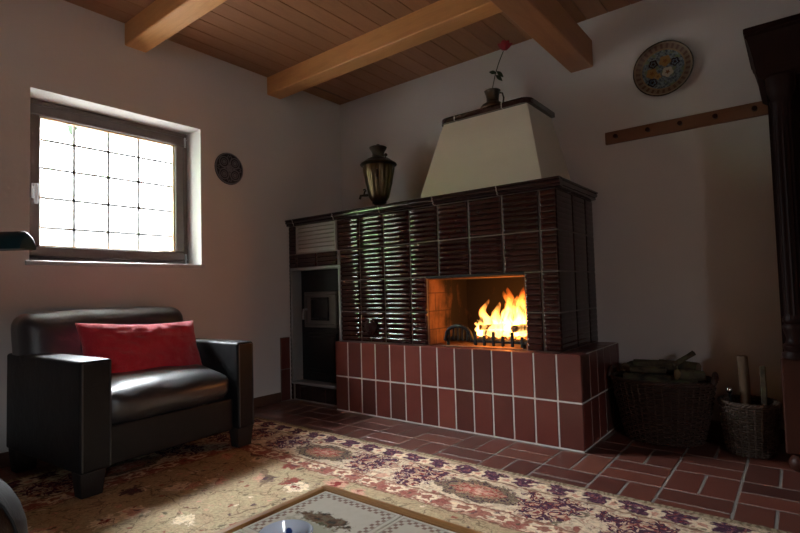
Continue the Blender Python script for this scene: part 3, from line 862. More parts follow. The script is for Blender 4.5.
for a, b in ((.056, .115), (.118, .26), (.263, .41), (.413, .58)): box(bm, a, b, YS, YS + .01, .012, .128, .003)
obj('plinth_tiles', bm, M['glaze_dark'], fp, smooth=False)

# round cleaning cap
bm = B(); rot = Matrix.Rotation(PI / 2, 3, 'X')
lathe(bm, [(.001, .034), (.030, .033), (.042, .029), (.048, .022), (.055, .020), (.058, .014), (.058, .0)], (.905, YS - .004, .610), 36, rot=rot)
lab(obj('cleaning_cap', bm, M['glaze_dark'], fp), 'round dark cleaning cap')

# hood
bm = B()
bt = [(1.280, -.56), (2.172, -.56), (2.172, -.001), (1.280, -.001)]; tp = [(1.395, -.390), (2.025, -.390), (2.025, -.001), (1.395, -.001)]
zb_, zt_ = ZT + .045, 2.022
rings = []
for k in range(9):
    s = k / 8
    rings.append([bm.verts.new((a[0] * (1 - s) + b[0] * s, a[1] * (1 - s) + b[1] * s, zb_ * (1 - s) + zt_ * s)) for a, b in zip(bt, tp)])
for a, b in zip(rings[:-1], rings[1:]):
    for k in range(4): bm.faces.new((a[k], a[(k + 1) % 4], b[(k + 1) % 4], b[k]))
bm.faces.new(rings[0]); bm.faces.new(rings[-1])
es = [e for e in bm.edges if abs(e.verts[0].co.z - e.verts[1].co.z) > .01 and min(e.verts[0].co.y, e.verts[1].co.y) < -.2]
bmesh.ops.bevel(bm, geom=es, offset=.012, segments=3, profile=.5, affect='EDGES')
lab(obj('chimney_hood', bm, M['hood'], fp, angle=30), 'cream plastered tapering chimney hood')
# hood cornice, rounded front corners, in pieces
def cornice_piece(bm, path, z0, z1, depth):
    pr = [(0, z0), (.0, z0 + .004), (.0, z1 - .012), (-.004, z1 - .004), (-.012, z1), (-depth, z1), (-depth, z0)]
    rings = []
    for (x, y, nx, ny) in path:
        rings.append([bm.verts.new((x + nx * o, y + ny * o, z)) for o, z in pr])
    n = len(pr)
    for a, b in zip(rings[:-1], rings[1:]):
        for k in range(n): bm.faces.new((a[k], a[(k + 1) % n], b[(k + 1) % n], b[k]))
    bm.faces.new(rings[0]); bm.faces.new(list(reversed(rings[-1])))
bm = B()
cx0, cx1, cy = 1.368, 2.052, -.420; rr_ = .07
def arc(cx_, cy_, a0, a1, n=8):
    return [(cx_ + rr_ * math.cos(a), cy_ + rr_ * math.sin(a), math.cos(a), math.sin(a)) for a in [a0 + (a1 - a0) * k / n for k in range(n + 1)]]
G = .002
cornice_piece(bm, [(cx0, -.001, -1, 0), (cx0, cy + rr_ + .03, -1, 0)], 2.018, 2.058, .05)
cornice_piece(bm, [(cx0, cy + rr_ + .026, -1, 0)] + arc(cx0 + rr_, cy + rr_, PI, 1.5 * PI) + [(1.50, cy, 0, -1)], 2.018, 2.058, .05)
cornice_piece(bm, [(1.506, cy, 0, -1), (1.856, cy, 0, -1)], 2.018, 2.058, .05)
cornice_piece(bm, [(1.862, cy, 0, -1)] + arc(cx1 - rr_, cy + rr_, 1.5 * PI, 2 * PI) + [(cx1, -.001, 1, 0)], 2.018, 2.058, .05)
hc = obj('hood_cornice', bm, M['glaze_dark'], fp, angle=30)
for a in (1.5025, 1.8595):
    bm = B(); box(bm, a - .003, a + .003, cy + .0008, cy + .02, 2.0185, 2.0565); obj('mortar_joint', bm, M['grout'], hc, smooth=False)
bm = B(); box(bm, cx0 + .023, cx1 - .023, cy + .023, -.001, 2.019, 2.052); obj('hood_top', bm, M['grout'], fp, smooth=False)

# ------------------------------------------------------------------ the fire
gr = thing('fire_grate', 'black iron fire grate with upright bars and arched end, in the fireplace opening', 'grate', (1.76, -.48, ZH + .002))
zf = ZH + .002
bm = B()
for y in (-.575, -.30): 
    for x in (1.50, 2.03): box(bm, x - .008, x + .008, y - .008, y + .008, zf, zf + .04)
for y in (-.585, -.52, -.455, -.39, -.32, -.285): tube(bm, [(1.48, y, zf + .042), (2.055, y, zf + .042)], .007, 8)
for x in (1.50, 2.03): tube(bm, [(x, -.59, zf + .036), (x, -.28, zf + .036)], .007, 8)
obj('grate_bed', bm, M['iron'], gr)
bm = B()
pts = [(1.49 + .20 * k / 12, -.595, zf + .03 + .095 * math.sin(PI * k / 12) ** .35 * (1 if 0 < k < 12 else 0)) for k in range(13)]
tube(bm, pts, .012, 8)
for k in range(1, 6):
    x = 1.49 + .2 * k / 6; tube(bm, [(x, -.595, zf + .03), (x, -.595, zf + .118)], .007, 8)
lab(obj('arched_end', bm, M['iron'], gr), 'arched barred end of the grate')
bm = B()
for k in range(6):
    x = 1.715 + .062 * k; box(bm, x - .009, x + .009, -.605, -.590, zf + .008, zf + (.095 if k % 2 == 0 else .07), .003)
box(bm, 1.69, 2.055, -.602, -.592, zf + .028, zf + .042)
obj('front_bars', bm, M['iron'], gr)

def log(bm, a, b, r, seed, n=10, split=False):
    a = Vector(a); b = Vector(b); m = 7
    t = (b - a).normalized(); u = t.orthogonal().normalized(); v = t.cross(u)
    rings = []
    for i in range(m + 1):
        s = i / m; c = a.lerp(b, s)
        rg = []
        for k in range(n):
            an = 2 * PI * k / n
            rr = r * (1 + .22 * noise.noise(Vector((math.cos(an) * 1.3 + seed, math.sin(an) * 1.3, s * 2.2 + seed))))
            if split and math.cos(an) < -.2: rr *= .55
            rg.append(bm.verts.new(c + (u * math.cos(an) + v * math.sin(an)) * rr))
        rings.append(rg)
    for p, q2 in zip(rings[:-1], rings[1:]):
        for k in range(n): bm.faces.new((p[k], p[(k + 1) % n], q2[(k + 1) % n], q2[k]))
    f0 = bm.faces.new(list(reversed(rings[0]))); f1 = bm.faces.new(rings[-1])
    return f0, f1
fl = [((1.72, -.50, zf + .073), (2.045, -.46, zf + .073), .023, 'charred log lying lowest across the grate in front of the flames'),
      ((1.70, -.37, zf + .076), (2.04, -.36, zf + .076), .026, 'charred log at the back of the grate behind the flames'),
      ((1.71, -.535, zf + .112), (1.90, -.36, zf + .118), .018, 'charred log laid slanting over the others in the fire'),
      ((1.95, -.555, zf + .113), (2.045, -.37, zf + .120), .022, 'short thick charred log at the right end of the fire')]
for i, (a, b, r, l) in enumerate(fl):
    bm = B(); log(bm, a, b, r, i * 3.1); tag(obj('burning_log', bm, M['char']), l, 'log', 'burning logs in the grate')
bm = B(); rr = random.Random(5)
for k in range(70):
    x, y = rr.uniform(1.70, 2.03), rr.uniform(-.555, -.32); s = rr.uniform(.008, .018)
    lathe(bm, [(s * .3, 0), (s, s * .5), (s * .8, s * 1.1), (s * .2, s * 1.4)], (x, y, zf + .048), 6)
tag(obj('ember_bed', bm, M['ember'], smooth=False), 'glowing orange embers heaped under the burning logs', 'embers', kind='stuff')
# flames: closed tongues filled with glowing gas
bm = B(); rr = random.Random(21)
tongues = [(1.72, -.46, .05, .24), (1.68, -.48, .035, .13), (1.76, -.44, .045, .17), (1.82, -.47, .05, .22), (1.86, -.44, .055, .29), (1.905, -.46, .065, .31), (1.955, -.44, .065, .31), (2.0, -.46, .055, .27), (1.89, -.52, .055, .22), (1.79, -.52, .04, .13), (1.97, -.52, .05, .20), (1.84, -.40, .055, .25), (1.655, -.44, .03, .09), (1.93, -.40, .055, .29), (1.72, -.53, .035, .11), (1.845, -.545, .035, .12), (2.005, -.44, .035, .20), (1.94, -.48, .06, .26)]
for i, (x, y, r, h) in enumerate(tongues):
    n, m = 12, 16; rings = []
    sd = i * 2.7
    for k in range(m + 1):
        s = k / m
        prof_ = r * (min(1, (s / .12) ** .5) if s < .12 else 1) * (1 - s) ** .62 * (1 + .55 * max(0, .35 - s)) * (1 + .25 * noise.noise(Vector((sd, s * 5, 1))))
        if s == 0: prof_ = r * .25
        ox_ = .035 * s * noise.noise(Vector((sd + 5, s * 2.4, 0))) * 2 ; oy_ = .02 * s * noise.noise(Vector((sd, s * 2.5, 7)))
        rings.append([bm.verts.new((x + ox_ + prof_ * math.cos(2 * PI * j / n) * (1 + .3 * noise.noise(Vector((sd, j, s * 6)))), y + oy_ + prof_ * .8 * math.sin(2 * PI * j / n), zf + .055 + h * s)) for j in range(n)])
    for a, b in zip(rings[:-1], rings[1:]):
        for j in range(n): bm.faces.new((a[j], a[(j + 1) % n], b[(j + 1) % n], b[j]))
    bm.faces.new(list(reversed(rings[0]))); bm.faces.new(rings[-1])
tag(obj('flames', bm, M['flame']), 'bright yellow and orange flames burning in the fireplace', 'fire', kind='stuff')

# ------------------------------------------------------------------ samovar
sx, sy_, sz = .722, -.315, ZT + .055
sam = thing('samovar', 'old fluted brass samovar with tap and handles on the left of the stove top', 'samovar', (sx, sy_, sz))
S_ = .565
bm = B()
def flt(a, r, z):
    return r * (1 + .085 * abs(math.sin(a * 8))) if .13 < z < .385 else r
lathe(bm, [(.040, .095), (.052, .10), (.066, .115), (.075, .14), (.086, .19), (.099, .25), (.111, .32), (.119, .37), (.123, .385), (.123, .392)], (sx, sy_, sz), 72, flt)
obj('body', bm, M['brass'], sam, angle=60)
bm = B(); box(bm, sx - .075, sx + .075, sy_ - .075, sy_ + .075, sz + .012, sz + .03, .004); lathe(bm, [(.07, .03), (.06, .04), (.04, .055), (.035, .07), (.045, .085), (.06, .096)], (sx, sy_, sz), 36)
for a in (-1, 1):
    for b in (-1, 1): lathe(bm, [(.012, 0), (.016, .006), (.010, .013)], (sx + a * .06, sy_ + b * .06, sz), 12)
obj('foot', bm, M['brass_dark'], sam, angle=40)
bm = B(); lathe(bm, [(.122, .388), (.140, .392), (.147, .400), (.142, .410), (.128, .416), (.112, .430), (.086, .448), (.060, .458), (.054, .462)], (sx, sy_, sz), 48); obj('lid', bm, M['brass_dark'], sam, angle=40)
bm = B(); lathe(bm, [(.056, .455), (.050, .468), (.046, .488), (.052, .505), (.062, .520), (.069, .532), (.071, .540), (.062, .545), (.040, .550), (.018, .556), (.016, .562), (.010, .567)], (sx, sy_, sz), 40); obj('teapot_crown', bm, M['brass_dark'], sam, angle=40)
for sg in (-1, 1):                      # side handles
    d = Vector((math.cos(-.95), math.sin(-.95), 0)) * sg
    bm = B(); c = Vector((sx, sy_, sz))
    tube(bm, [c + d * .114 + Vector((0, 0, .34)), c + d * .148 + Vector((0, 0, .325)), c + d * .157 + Vector((0, 0, .30)), c + d * .148 + Vector((0, 0, .275)), c + d * .101 + Vector((0, 0, .27))], .007, 8)
    lathe(bm, [(.005, -.03), (.011, -.02), (.012, 0), (.011, .02), (.005, .03)], c + d * .156 + Vector((0, 0, .30)), 12)
    obj('handle', bm, M['brass_dark'], sam)
for sg in (-1, 1):                      # steam-lid knobs
    bm = B(); d = Vector((math.cos(-.3), math.sin(-.3), 0)) * sg
    lathe(bm, [(.005, 0), (.005, .025), (.013, .032), (.014, .042), (.008, .050)], Vector((sx, sy_, sz + .418)) + d * .110, 12); obj('lid_knob', bm, M['brass_dark'], sam)
d = Vector((-.93, -.37, 0)); c = Vector((sx, sy_, sz + .165))
bm = B(); tube(bm, [c + d * .066, c + d * .13, c + d * .155, c + d * .165 + Vector((0, 0, -.028))], [.011, .010, .011, .010], 10)
tube(bm, [c + d * .13, c + d * .12 + Vector((0, 0, .035))], .007, 8); s2 = Vector((.37, -.93, 0))
tube(bm, [c + d * .12 + Vector((0, 0, .04)) - s2 * .028, c + d * .12 + Vector((0, 0, .05)), c + d * .12 + Vector((0, 0, .04)) + s2 * .028], .006, 8)
obj('tap', bm, M['brass_dark'], sam)

# ------------------------------------------------------------------ vase with rose on the hood
vx, vy, vz = 1.690, -.205, 2.058
va = thing('brass_jug', 'dark brass jug with narrow neck and handle on top of the chimney hood', 'jug', (vx, vy, vz))
bm = B(); lathe(bm, [(.055, 0), (.062, .004), (.060, .010), (.078, .025), (.090, .046), (.090, .062), (.076, .080), (.052, .094), (.042, .104), (.042, .124), (.046, .150), (.054, .174), (.057, .180), (.054, .182), (.048, .172), (.040, .146), (.034, .11)], (vx, vy, vz), 40)
obj('body', bm, M['brass_dark'], va, angle=50)
bm = B(); d = Vector((.79, .61, 0)); c = Vector((vx, vy, vz))
tube(bm, [c + d * .049 + Vector((0, 0, .168)), c + d * .070 + Vector((0, 0, .164)), c + d * .078 + Vector((0, 0, .130)), c + d * .070 + Vector((0, 0, .080))], .006, 8); obj('handle', bm, M['brass_dark'], va)
bm = B(); lathe(bm, [(.0905, .049), (.0925, .054), (.0905, .059)], (vx, vy, vz), 40, cap=False); obj('band', bm, M['brass'], va)
ro = thing('rose', 'single dark red rose on a thin stem standing in the brass jug', 'flower', (vx + .01, vy, vz + .13))
bm = B(); st = [(vx - .01, vy, vz + .13), (vx + .005, vy, vz + .21), (vx + .03, vy, vz + .30), (vx + .062, vy, vz + .375), (vx + .095, vy, vz + .435)]
tube(bm, st, .0032, 6); obj('stem', bm, M['stem'], ro)
bm = B(); bc = Vector((vx + .108, vy, vz + .462))
for ring_, (rad, n, tilt, hh) in enumerate(((.012, 3, .1, .064), (.022, 4, .3, .064), (.032, 5, .5, .058), (.040, 5, .8, .046))):
    for k in range(n):
        a = 2 * PI * k / n + ring_ * .6 + 1.0
        dirv = Vector((math.cos(a), math.sin(a), 0)); tan = Vector((-math.sin(a), math.cos(a), 0))
        g_ = []
        for i in range(5):
            s = i / 4; rw = []
            for j in range(5):
                w_ = (j - 2) / 2
                out_ = rad * (.35 + s * (.65 + .4 * tilt * s)) - .010 * w_ * w_
                up_ = hh * s * (1 - .25 * tilt * s) - .006 * abs(w_) * s
                rw.append(bm.verts.new(bc + dirv * out_ + tan * w_ * (.010 + rad * .55) * math.sin(PI * (.18 + .64 * s)) + Vector((0, 0, up_ - .02))))
            g_.append(rw)
        for i in range(4):
            for j in range(4): bm.faces.new((g_[i][j], g_[i][j + 1], g_[i + 1][j + 1], g_[i + 1][j]))
obj('bloom', bm, M['rose'], ro)
for (s, side) in ((.45, 1), (.52, -1), (.60, 1)):
    bm = B(); i = 2; p0 = Vector(st[1]).lerp(Vector(st[3]), s); dv = Vector((.79 * side, .6 * side, .5 if side < 0 else -.65)).normalized(); sd = dv.cross(Vector((.6, -.8, .2))).normalized()
    L = .055; g_ = []
    for i in range(6):
        t = i / 5; w_ = .016 * math.sin(PI * min(1, t * .96 + .04))
        c = p0 + dv * L * t + Vector((0, 0, -.012 * t * t))
        g_.append([bm.verts.new(c - sd * w_), bm.verts.new(c + Vector((0, 0, -.002))), bm.verts.new(c + sd * w_)])
    for i in range(5):
        for j in range(2): bm.faces.new((g_[i][j], g_[i][j + 1], g_[i + 1][j + 1], g_[i + 1][j]))
    obj('leaf', bm, M['stem'], ro)

# ------------------------------------------------------------------ wall decorations
pc = Vector((2.730, -.001, 2.150))
pl = thing('wall_plate', 'round painted ceramic plate with flowers hanging high on the back wall', 'plate', pc)
bm = B(); rot = Matrix.Rotation(PI / 2, 3, 'X')
lathe(bm, [(.06, .0), (.10, .002), (.155, .020), (.165, .028), (.163, .033), (.150, .028), (.118, .016), (.108, .010), (.05, .008), (.001, .008)], pc, 64, rot=rot)
obj('plate_body', bm, M['plate'], pl, angle=60)

dc = Vector((.001, -1.195, 1.805))
di = thing('wall_medallion', 'small dark round ornamental metal disc on the wall beside the window', 'wall ornament', dc)
bm = B(); roty = Matrix.Rotation(PI / 2, 3, 'Y')
lathe(bm, [(.116, 0), (.120, .004), (.119, .010), (.110, .011), (.001, .010)], dc, 48, rot=roty); obj('disc', bm, M['pewter'], di, angle=50)
bm = B()
def dpt(r, a, h=.012): return dc + Vector((h, r * math.cos(a), r * math.sin(a)))
tube(bm, [dpt(.113, 2 * PI * k / 48) for k in range(48)], .0045, 6, True)
tube(bm, [dpt(.021, 2 * PI * k / 20) for k in range(20)], .004, 6, True)
for k in range(8):
    a = 2 * PI * k / 8 + PI / 8
    tube(bm, [dpt(.0, a), dpt(.019, a)], .005, 6)
for k in range(4):
    a0 = PI / 4 + k * PI / 2
    cc = dpt(.064, a0)
    for rad, th in ((.038, .004), (.022, .0035), (.008, .006)):
        tube(bm, [cc + Vector((0, rad * math.cos(2 * PI * j / 24), rad * math.sin(2 * PI * j / 24))) for j in range(24)], th, 6, True)
    a1 = k * PI / 2
    tube(bm, [dpt(.028, a1), dpt(.06, a1 + .12), dpt(.085, a1 + .22), dpt(.10, a1 + .1), dpt(.085, a1), dpt(.10, a1 - .1), dpt(.085, a1 - .22), dpt(.06, a1 - .12), dpt(.028, a1)], .003, 6)
obj('relief', bm, M['pewter_light'], di)

ra = thing('peg_rail', 'long brown wooden peg rail fixed to the back wall below the plate', 'coat rail', (2.95, 0, 1.796))
bm = B(); box(bm, 2.380, 3.60, -.022, -.001, 1.757, 1.835, .003); obj('board', bm, M['rail'], ra, smooth=False)
for x in (2.447, 2.634, 2.808, 2.985, 3.168):
    bm = B(); lathe(bm, [(.012, 0), (.010, .012), (.013, .018), (.013, .024), (.006, .028)], (x, -.021, 1.797), 14, rot=rot); obj('peg', bm, M['mahog_red'], ra)

# ------------------------------------------------------------------ wardrobe
WX0, WX1, WYF = 3.228, 4.75, -.480
wd = thing('wardrobe', 'dark mahogany wardrobe with heavy cornice and fluted columns on the right', 'wardrobe', ((WX0 + WX1) / 2, -.25, 0))
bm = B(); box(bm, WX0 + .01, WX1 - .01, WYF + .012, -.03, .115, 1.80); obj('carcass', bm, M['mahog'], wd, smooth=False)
bm = B(); box(bm, WX0, WX1, WYF - .02, -.03, .085, .51, .006); obj('plinth', bm, M['mahog_red'], wd, smooth=False)
bm = B()
def crn(bm, levels):
    rings = []
    for (o, z) in levels:
        rings.append([bm.verts.new(p) for p in ((WX0 - o, WYF - o, z), (WX1 + o, WYF - o, z), (WX1 + o, -.03, z), (WX0 - o, -.03, z))])
    for a, b in zip(rings[:-1], rings[1:]):
        for k in range(4): bm.faces.new((a[k], a[(k + 1) % 4], b[(k + 1) % 4], b[k]))
    bm.faces.new(list(reversed(rings[0]))); bm.faces.new(rings[-1])
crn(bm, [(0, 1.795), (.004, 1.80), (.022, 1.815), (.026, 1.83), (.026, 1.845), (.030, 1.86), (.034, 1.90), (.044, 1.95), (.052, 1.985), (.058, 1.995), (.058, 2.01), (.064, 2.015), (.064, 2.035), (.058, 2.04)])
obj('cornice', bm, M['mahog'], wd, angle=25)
def column(x):
    bm = B(); yy = WYF - .012
    def fl_(a, r, z): return r * (1 - .10 * (.5 + .5 * math.cos(a * 14))) if .70 < z < 1.66 else r
    lathe(bm, [(.052, .512), (.054, .53), (.046, .545), (.052, .556), (.054, .57), (.042, .58), (.036, .60), (.047, .64), (.050, .655), (.040, .668), (.046, .675), (.046, .69), (.040, .705)] + [(.040, .71 + .94 * k / 6) for k in range(7)] + [(.044, 1.665), (.046, 1.68), (.040, 1.69), (.050, 1.72), (.055, 1.745), (.055, 1.79)], (x, yy, 0), 56, fl_)
    lab(obj('fluted_column', bm, M['mahog'], wd, angle=50), 'fluted half column with turned base')
column(WX0 + .062); column(WX1 - .062)
for a, b in ((WX0 + .13, (WX0 + WX1) / 2 - .003), ((WX0 + WX1) / 2 + .003, WX1 - .13)):
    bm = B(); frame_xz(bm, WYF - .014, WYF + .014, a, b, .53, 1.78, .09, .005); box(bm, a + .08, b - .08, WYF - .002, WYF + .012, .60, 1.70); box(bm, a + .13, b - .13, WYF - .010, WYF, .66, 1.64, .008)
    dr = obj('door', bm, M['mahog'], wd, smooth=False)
    bm = B(); lathe(bm, [(.006, 0), (.006, .012), (.014, .018), (.014, .026), (.006, .032)], ((b - .04) if a < 3.6 else (a + .04), WYF - .014, 1.12), 14, rot=rot); obj('door_knob', bm, M['brass'], dr)
for x in (WX0 + .045, WX1 - .045):
    for y in (WYF + .035, -.075):
        bm = B(); lathe(bm, [(.018, 0), (.032, .010), (.040, .028), (.040, .042), (.032, .060), (.020, .072), (.026, .078), (.030, .088)], (x, y, 0), 24); obj('ball_foot', bm, M['mahog_red'], wd)

# ------------------------------------------------------------------ baskets
def basket(root, cx_, cy_, rb, rt, h, mat, rows, stakes, rim=.010, strand=.0085):
    """rb, rt = (rx, ry) at the bottom and the top"""
    def rad(z, a, d=0):
        s = z / h; s = s ** .8
        rx = rb[0] + (rt[0] - rb[0]) * s + d; ry = rb[1] + (rt[1] - rb[1]) * s + d
        return Vector((cx_ + rx * math.cos(a), cy_ + ry * math.sin(a), z))
    bm = B()
    n = stakes * 4
    for k in range(rows):
        z = .012 + (h - .03) * k / (rows - 1)
        tube(bm, [rad(z, 2 * PI * j / n, .0055 * math.cos(stakes * 2 * PI * j / n * .5 + PI * (k % 2))) for j in range(n)], strand * .62, 5, True)
    obj('woven_body', bm, mat, root)
    bm = B()
    for j in range(stakes):
        a = 2 * PI * j / stakes
        tube(bm, [rad(.004, a), rad(h * .5, a), rad(h - .005, a)], .005, 5)
    obj('stakes', bm, mat, root)
    bm = B()
    n = 72
    for ph in (0, 2.1, 4.2):
        tube(bm, [rad(h + rim * .7 * math.sin(26 * 2 * PI * j / n / 2 + ph), 2 * PI * j / n, rim * .7 * math.cos(26 * 2 * PI * j / n / 2 + ph)) for j in range(n)], rim * .62, 6, True)
    obj('rim', bm, mat, root)
    bm = B(); vs = [[bm.verts.new(rad(z, 2 * PI * j / 40, -.010)) for j in range(40)] for z in (.003, h * .5, h - .012)]
    for a, b in zip(vs[:-1], vs[1:]):
        for j in range(40): bm.faces.new((a[j], a[(j + 1) % 40], b[(j + 1) % 40], b[j]))
    bm.faces.new(list(reversed(vs[0])))
    obj('lining', bm, M['wicker_dark'], root)
M['wicker_dark'] = m_wicker('dark_willow', (0.03, 0.015, 0.01), (0.05, 0.026, 0.017))
b1 = thing('log_basket', 'large dark wicker basket full of firewood beside the hearth', 'basket', (2.665, -.235, 0))
basket(b1, 2.680, -.235, (.185, .145), (.258, .205), .335, M['wicker'], 24, 40)
for sg in (-1, 1):
    bm = B(); c = Vector((2.680 + sg * .258, -.235, .335))
    tube(bm, [c + Vector((0, .07 * math.cos(PI * k / 10), .045 * math.sin(PI * k / 10))) for k in range(11)], .010, 8); obj('handle', bm, M['wicker'], b1)
logs = [((2.50, -.30, .315), (2.86, -.25, .325), .042), ((2.51, -.15, .315), (2.84, -.17, .325), .045), ((2.54, -.225, .398), (2.76, -.215, .398), .036), ((2.55, -.345, .310), (2.80, -.345, .318), .022),
        ((2.54, -.315, .385), (2.72, -.305, .386), .024), ((2.66, -.135, .398), (2.86, -.20, .400), .030), ((2.50, -.26, .385), (2.52, -.13, .385), .026), ((2.78, -.345, .378), (2.88, -.24, .366), .028)]
ll = ['long mossy split log lying along the front in the large wicker basket', 'long mossy log lying along the back in the large wicker basket', 'log on top of the pile in the middle of the large basket', 'thin split log just inside the front rim of the large basket',
      'short thin log over the front one in the large basket', 'short log lying slanted at the right of the basket pile', 'stubby log end at the left end of the basket pile', 'stubby log at the right front of the basket pile']
for i, ((a, b, r), l) in enumerate(zip(logs, ll)):
    bm = B(); f0, f1 = log(bm, a, b, r, i * 1.7 + 40, 11, i % 2 == 0); f0.material_index = 1; f1.material_index = 1
    tag(obj('firewood_log', bm, [M['bark'], M['cutwood']], angle=50), l, 'log', 'firewood in the large basket')
bm = B(); log(bm, (2.74, -.24, .408), (2.835, -.16, .475), .014, 77, 8)
tag(obj('firewood_stick', bm, M['bark']), 'dark stick jutting up to the right from the firewood in the large basket', 'stick')

b2 = thing('tool_basket', 'smaller grey-brown wicker basket standing between firewood basket and wardrobe', 'basket', (3.085, -.265, 0))
basket(b2, 3.080, -.262, (.098, .098), (.122, .122), .255, M['wicker_pale'], 20, 24, .010, .008)
bm = B(); log(bm, (3.070, -.235, .02), (3.066, -.275, .485), .022, 91, 10); log(bm, (3.070, -.235, .02), (3.070, -.237, .05), .021, 91, 10)
tag(obj('kindling_billet', bm, M['cutwood']), 'thick pale round-ended stick standing in the smaller basket', 'stick')
bm = B(); box(bm, 3.135, 3.160, -.275, -.263, .02, .44, .004); tag(obj('wooden_slat', bm, M['bark'], smooth=False), 'thin dark slat standing in the smaller basket next to the wardrobe', 'slat')
pk = thing('fire_poker', 'poker with shiny round metal knob leaning in the smaller basket', 'poker', (3.03, -.25, .02))
bm = B(); tube(bm, [(3.03, -.25, .02), (3.005, -.295, .30)], .005, 8); obj('rod', bm, M['iron'], pk)
bm = B(); lathe(bm, [(.004, -.016), (.012, -.011), (.016, 0), (.012, .011), (.004, .016)], (3.004, -.297, .312), 16); obj('knob', bm, M['chrome'], pk)

# ------------------------------------------------------------------ rug
bm = B(); box(bm, RX0, RX1, RY0, RY1, 0.0005, .010, .003, 2)
tag(obj('oriental_rug', bm, M['rug']), 'large beige oriental rug with purple and rose floral border on the tiled floor', 'rug')
RZ = .010

# ------------------------------------------------------------------ armchair
ac = thing('armchair', 'low black leather armchair with block arms under the window', 'armchair', (.50, -2.05, 0))
AY0, AY1 = -2.508, -1.580         # outer sides
AX0, AX1 = .088, .884
AW = .118
def wr(amp, sc, sd):
    def f(w, u):
        return w + Vector((0, 0, amp * noise.noise(Vector((w.x * sc + sd, w.y * sc, w.z * sc))))) + Vector((amp * .5 * noise.noise(Vector((w.x * sc, w.y * sc + sd, w.z * sc))), 0, 0))
    return f
for y0, y1 in ((AY0, AY0 + .136), (AY1 - .112, AY1)):
    bm = B(); rbox(bm, ((AX0 + AX1) / 2, (y0 + y1) / 2, .355), ((AX1 - AX0) / 2, (y1 - y0) / 2, .240), .014, 8, (0, .002, .003)); arm = obj('armrest', bm, M['leather_brown'], ac, angle=80)
    bm = B(); pts = []
    for x, y, z in ((AX1 + .001, y0 + .010, .125), (AX1 + .001, y0 + .010, .583), (AX1 + .001, y1 - .010, .583), (AX1 + .001, y1 - .010, .125)): pts.append((x, y, z))
    tube(bm, pts, .0035, 6); obj('front_seam', bm, M['leather'], arm)
bm = B(); rbox(bm, (.48, -2.05, .20), (.372, (AY1 - AY0) / 2 - AW + .004, .088), .012, 6); obj('seat_base', bm, M['leather_brown'], ac, angle=80)
def dome(w, u):
    k_ = max(0, u.z); w = w + Vector((0, 0, -k_ * .030 * max(0, (u.x + .1)) ** 2 * 1.2 + k_ * .012))
    return wr(.014, 7, 3)(w, u)
bm = B(); rbox(bm, (.535, -2.05, .370), (.335, (AY1 - AY0) / 2 - AW - .004, .088), .072, 16, (.012, 0, .030), dome); obj('seat_cushion', bm, M['leather'], ac, angle=80)
def lean(w, u):
    w = w + Vector((-(w.z - .40) * .22, 0, 0))
    return w + Vector((0, 0, .010 * noise.noise(Vector((w.x * 5, w.y * 6, 2)))))
bm = B(); rbox(bm, (.245, -2.055, .61), (.112, .446, .190), .075, 16, (.022, .004, .006), lambda w, u: wr(.006, 8, 9)(lean(w, u), u)); obj('back_cushion', bm, M['leather'], ac, angle=80)
bm = B(); rbox(bm, (.14, -2.05, .34), (.045, .42, .225), .015, 6, (0, 0, 0)); obj('back_frame', bm, M['leather_brown'], ac, angle=80)
for x in (AX1 - .09, AX0 + .02):
    for y in (AY0 + .004, AY1 - .004 - .108):
        bm = B(); zlo = RZ if x > .2 or True else 0
        xa, xb = x, x + .085
        zlo = RZ if xa > RX0 else 0.0
        box(bm, xa, xb, y, y + .108, zlo, .118, .004, 2, taper=.010); obj('leg', bm, M['leg'], ac, angle=60)

PIV = Vector((.884, -2.508, 0)); RC = Matrix.Rotation(math.radians(4.1), 3, 'Z')
ac.location = PIV + RC @ (Vector((.50, -2.05, 0)) - PIV); ac.rotation_euler = (0, 0, math.radians(4.1))
# red cushion leaning against the back
def pillow(bm, o, ex, ey, ez, W_, H_, T_, n=48):
    front, back_ = [], []
    for i in range(n + 1):
        fr, bk = [], []
        for j in range(n + 1):
            u, v = 2 * i / n - 1, 2 * j / n - 1
            th = T_ * (max(0, 1 - u ** 4) ** .6) * (max(0, 1 - v ** 4) ** .6)
            pin = 1 - .05 * (1 - v * v) * abs(u) ** 3; pin2 = 1 - .04 * (1 - u * u) * abs(v) ** 3
            p = o + ex * (u * W_ * pin) + ey * (v * H_ * pin2)
            nz = .016 * noise.noise(Vector((u * 2.3, v * 2.1, 4))) + .010 * noise.noise(Vector((u * 7, v * 5, 1))) + .006 * noise.noise(Vector((u * 22, v * 11, 5)))
            sag = -ez * .05 * (u * u) * 0
            p = p + ey * (-.016 * math.cos(u * PI * .5) * (v + 1) * .5)
            fr.append(p + ez * (th + nz * (th / T_))); bk.append(p - ez * th * .8)
        front.append(fr); back_.append(bk)
    V = {}
    def vv(i, j, s):
        e = i in (0, n) or j in (0, n)
        k = (i, j, 0 if e else s)
        if k not in V: V[k] = bm.verts.new((front if s > 0 or e else back_)[i][j])
        return V[k]
    for i in range(n):
        for j in range(n):
            bm.faces.new((vv(i, j, 1), vv(i + 1, j, 1), vv(i + 1, j + 1, 1), vv(i, j + 1, 1)))
            bm.faces.new((vv(i, j + 1, -1), vv(i + 1, j + 1, -1), vv(i + 1, j, -1), vv(i, j, -1)))
ex = Vector((-.03, 1, -.045)).normalized(); ez = Vector((.90, .03, .42)).normalized(); ey = ez.cross(ex).normalized(); ez = ex.cross(ey)
bm = B(); pillow(bm, Vector((.492, -2.050, .582)), ex, ey, ez, .325, .165, .062)
tag(obj('cushion', bm, M['red'], angle=180), 'red woolly cushion leaning in the black leather armchair', 'cushion')

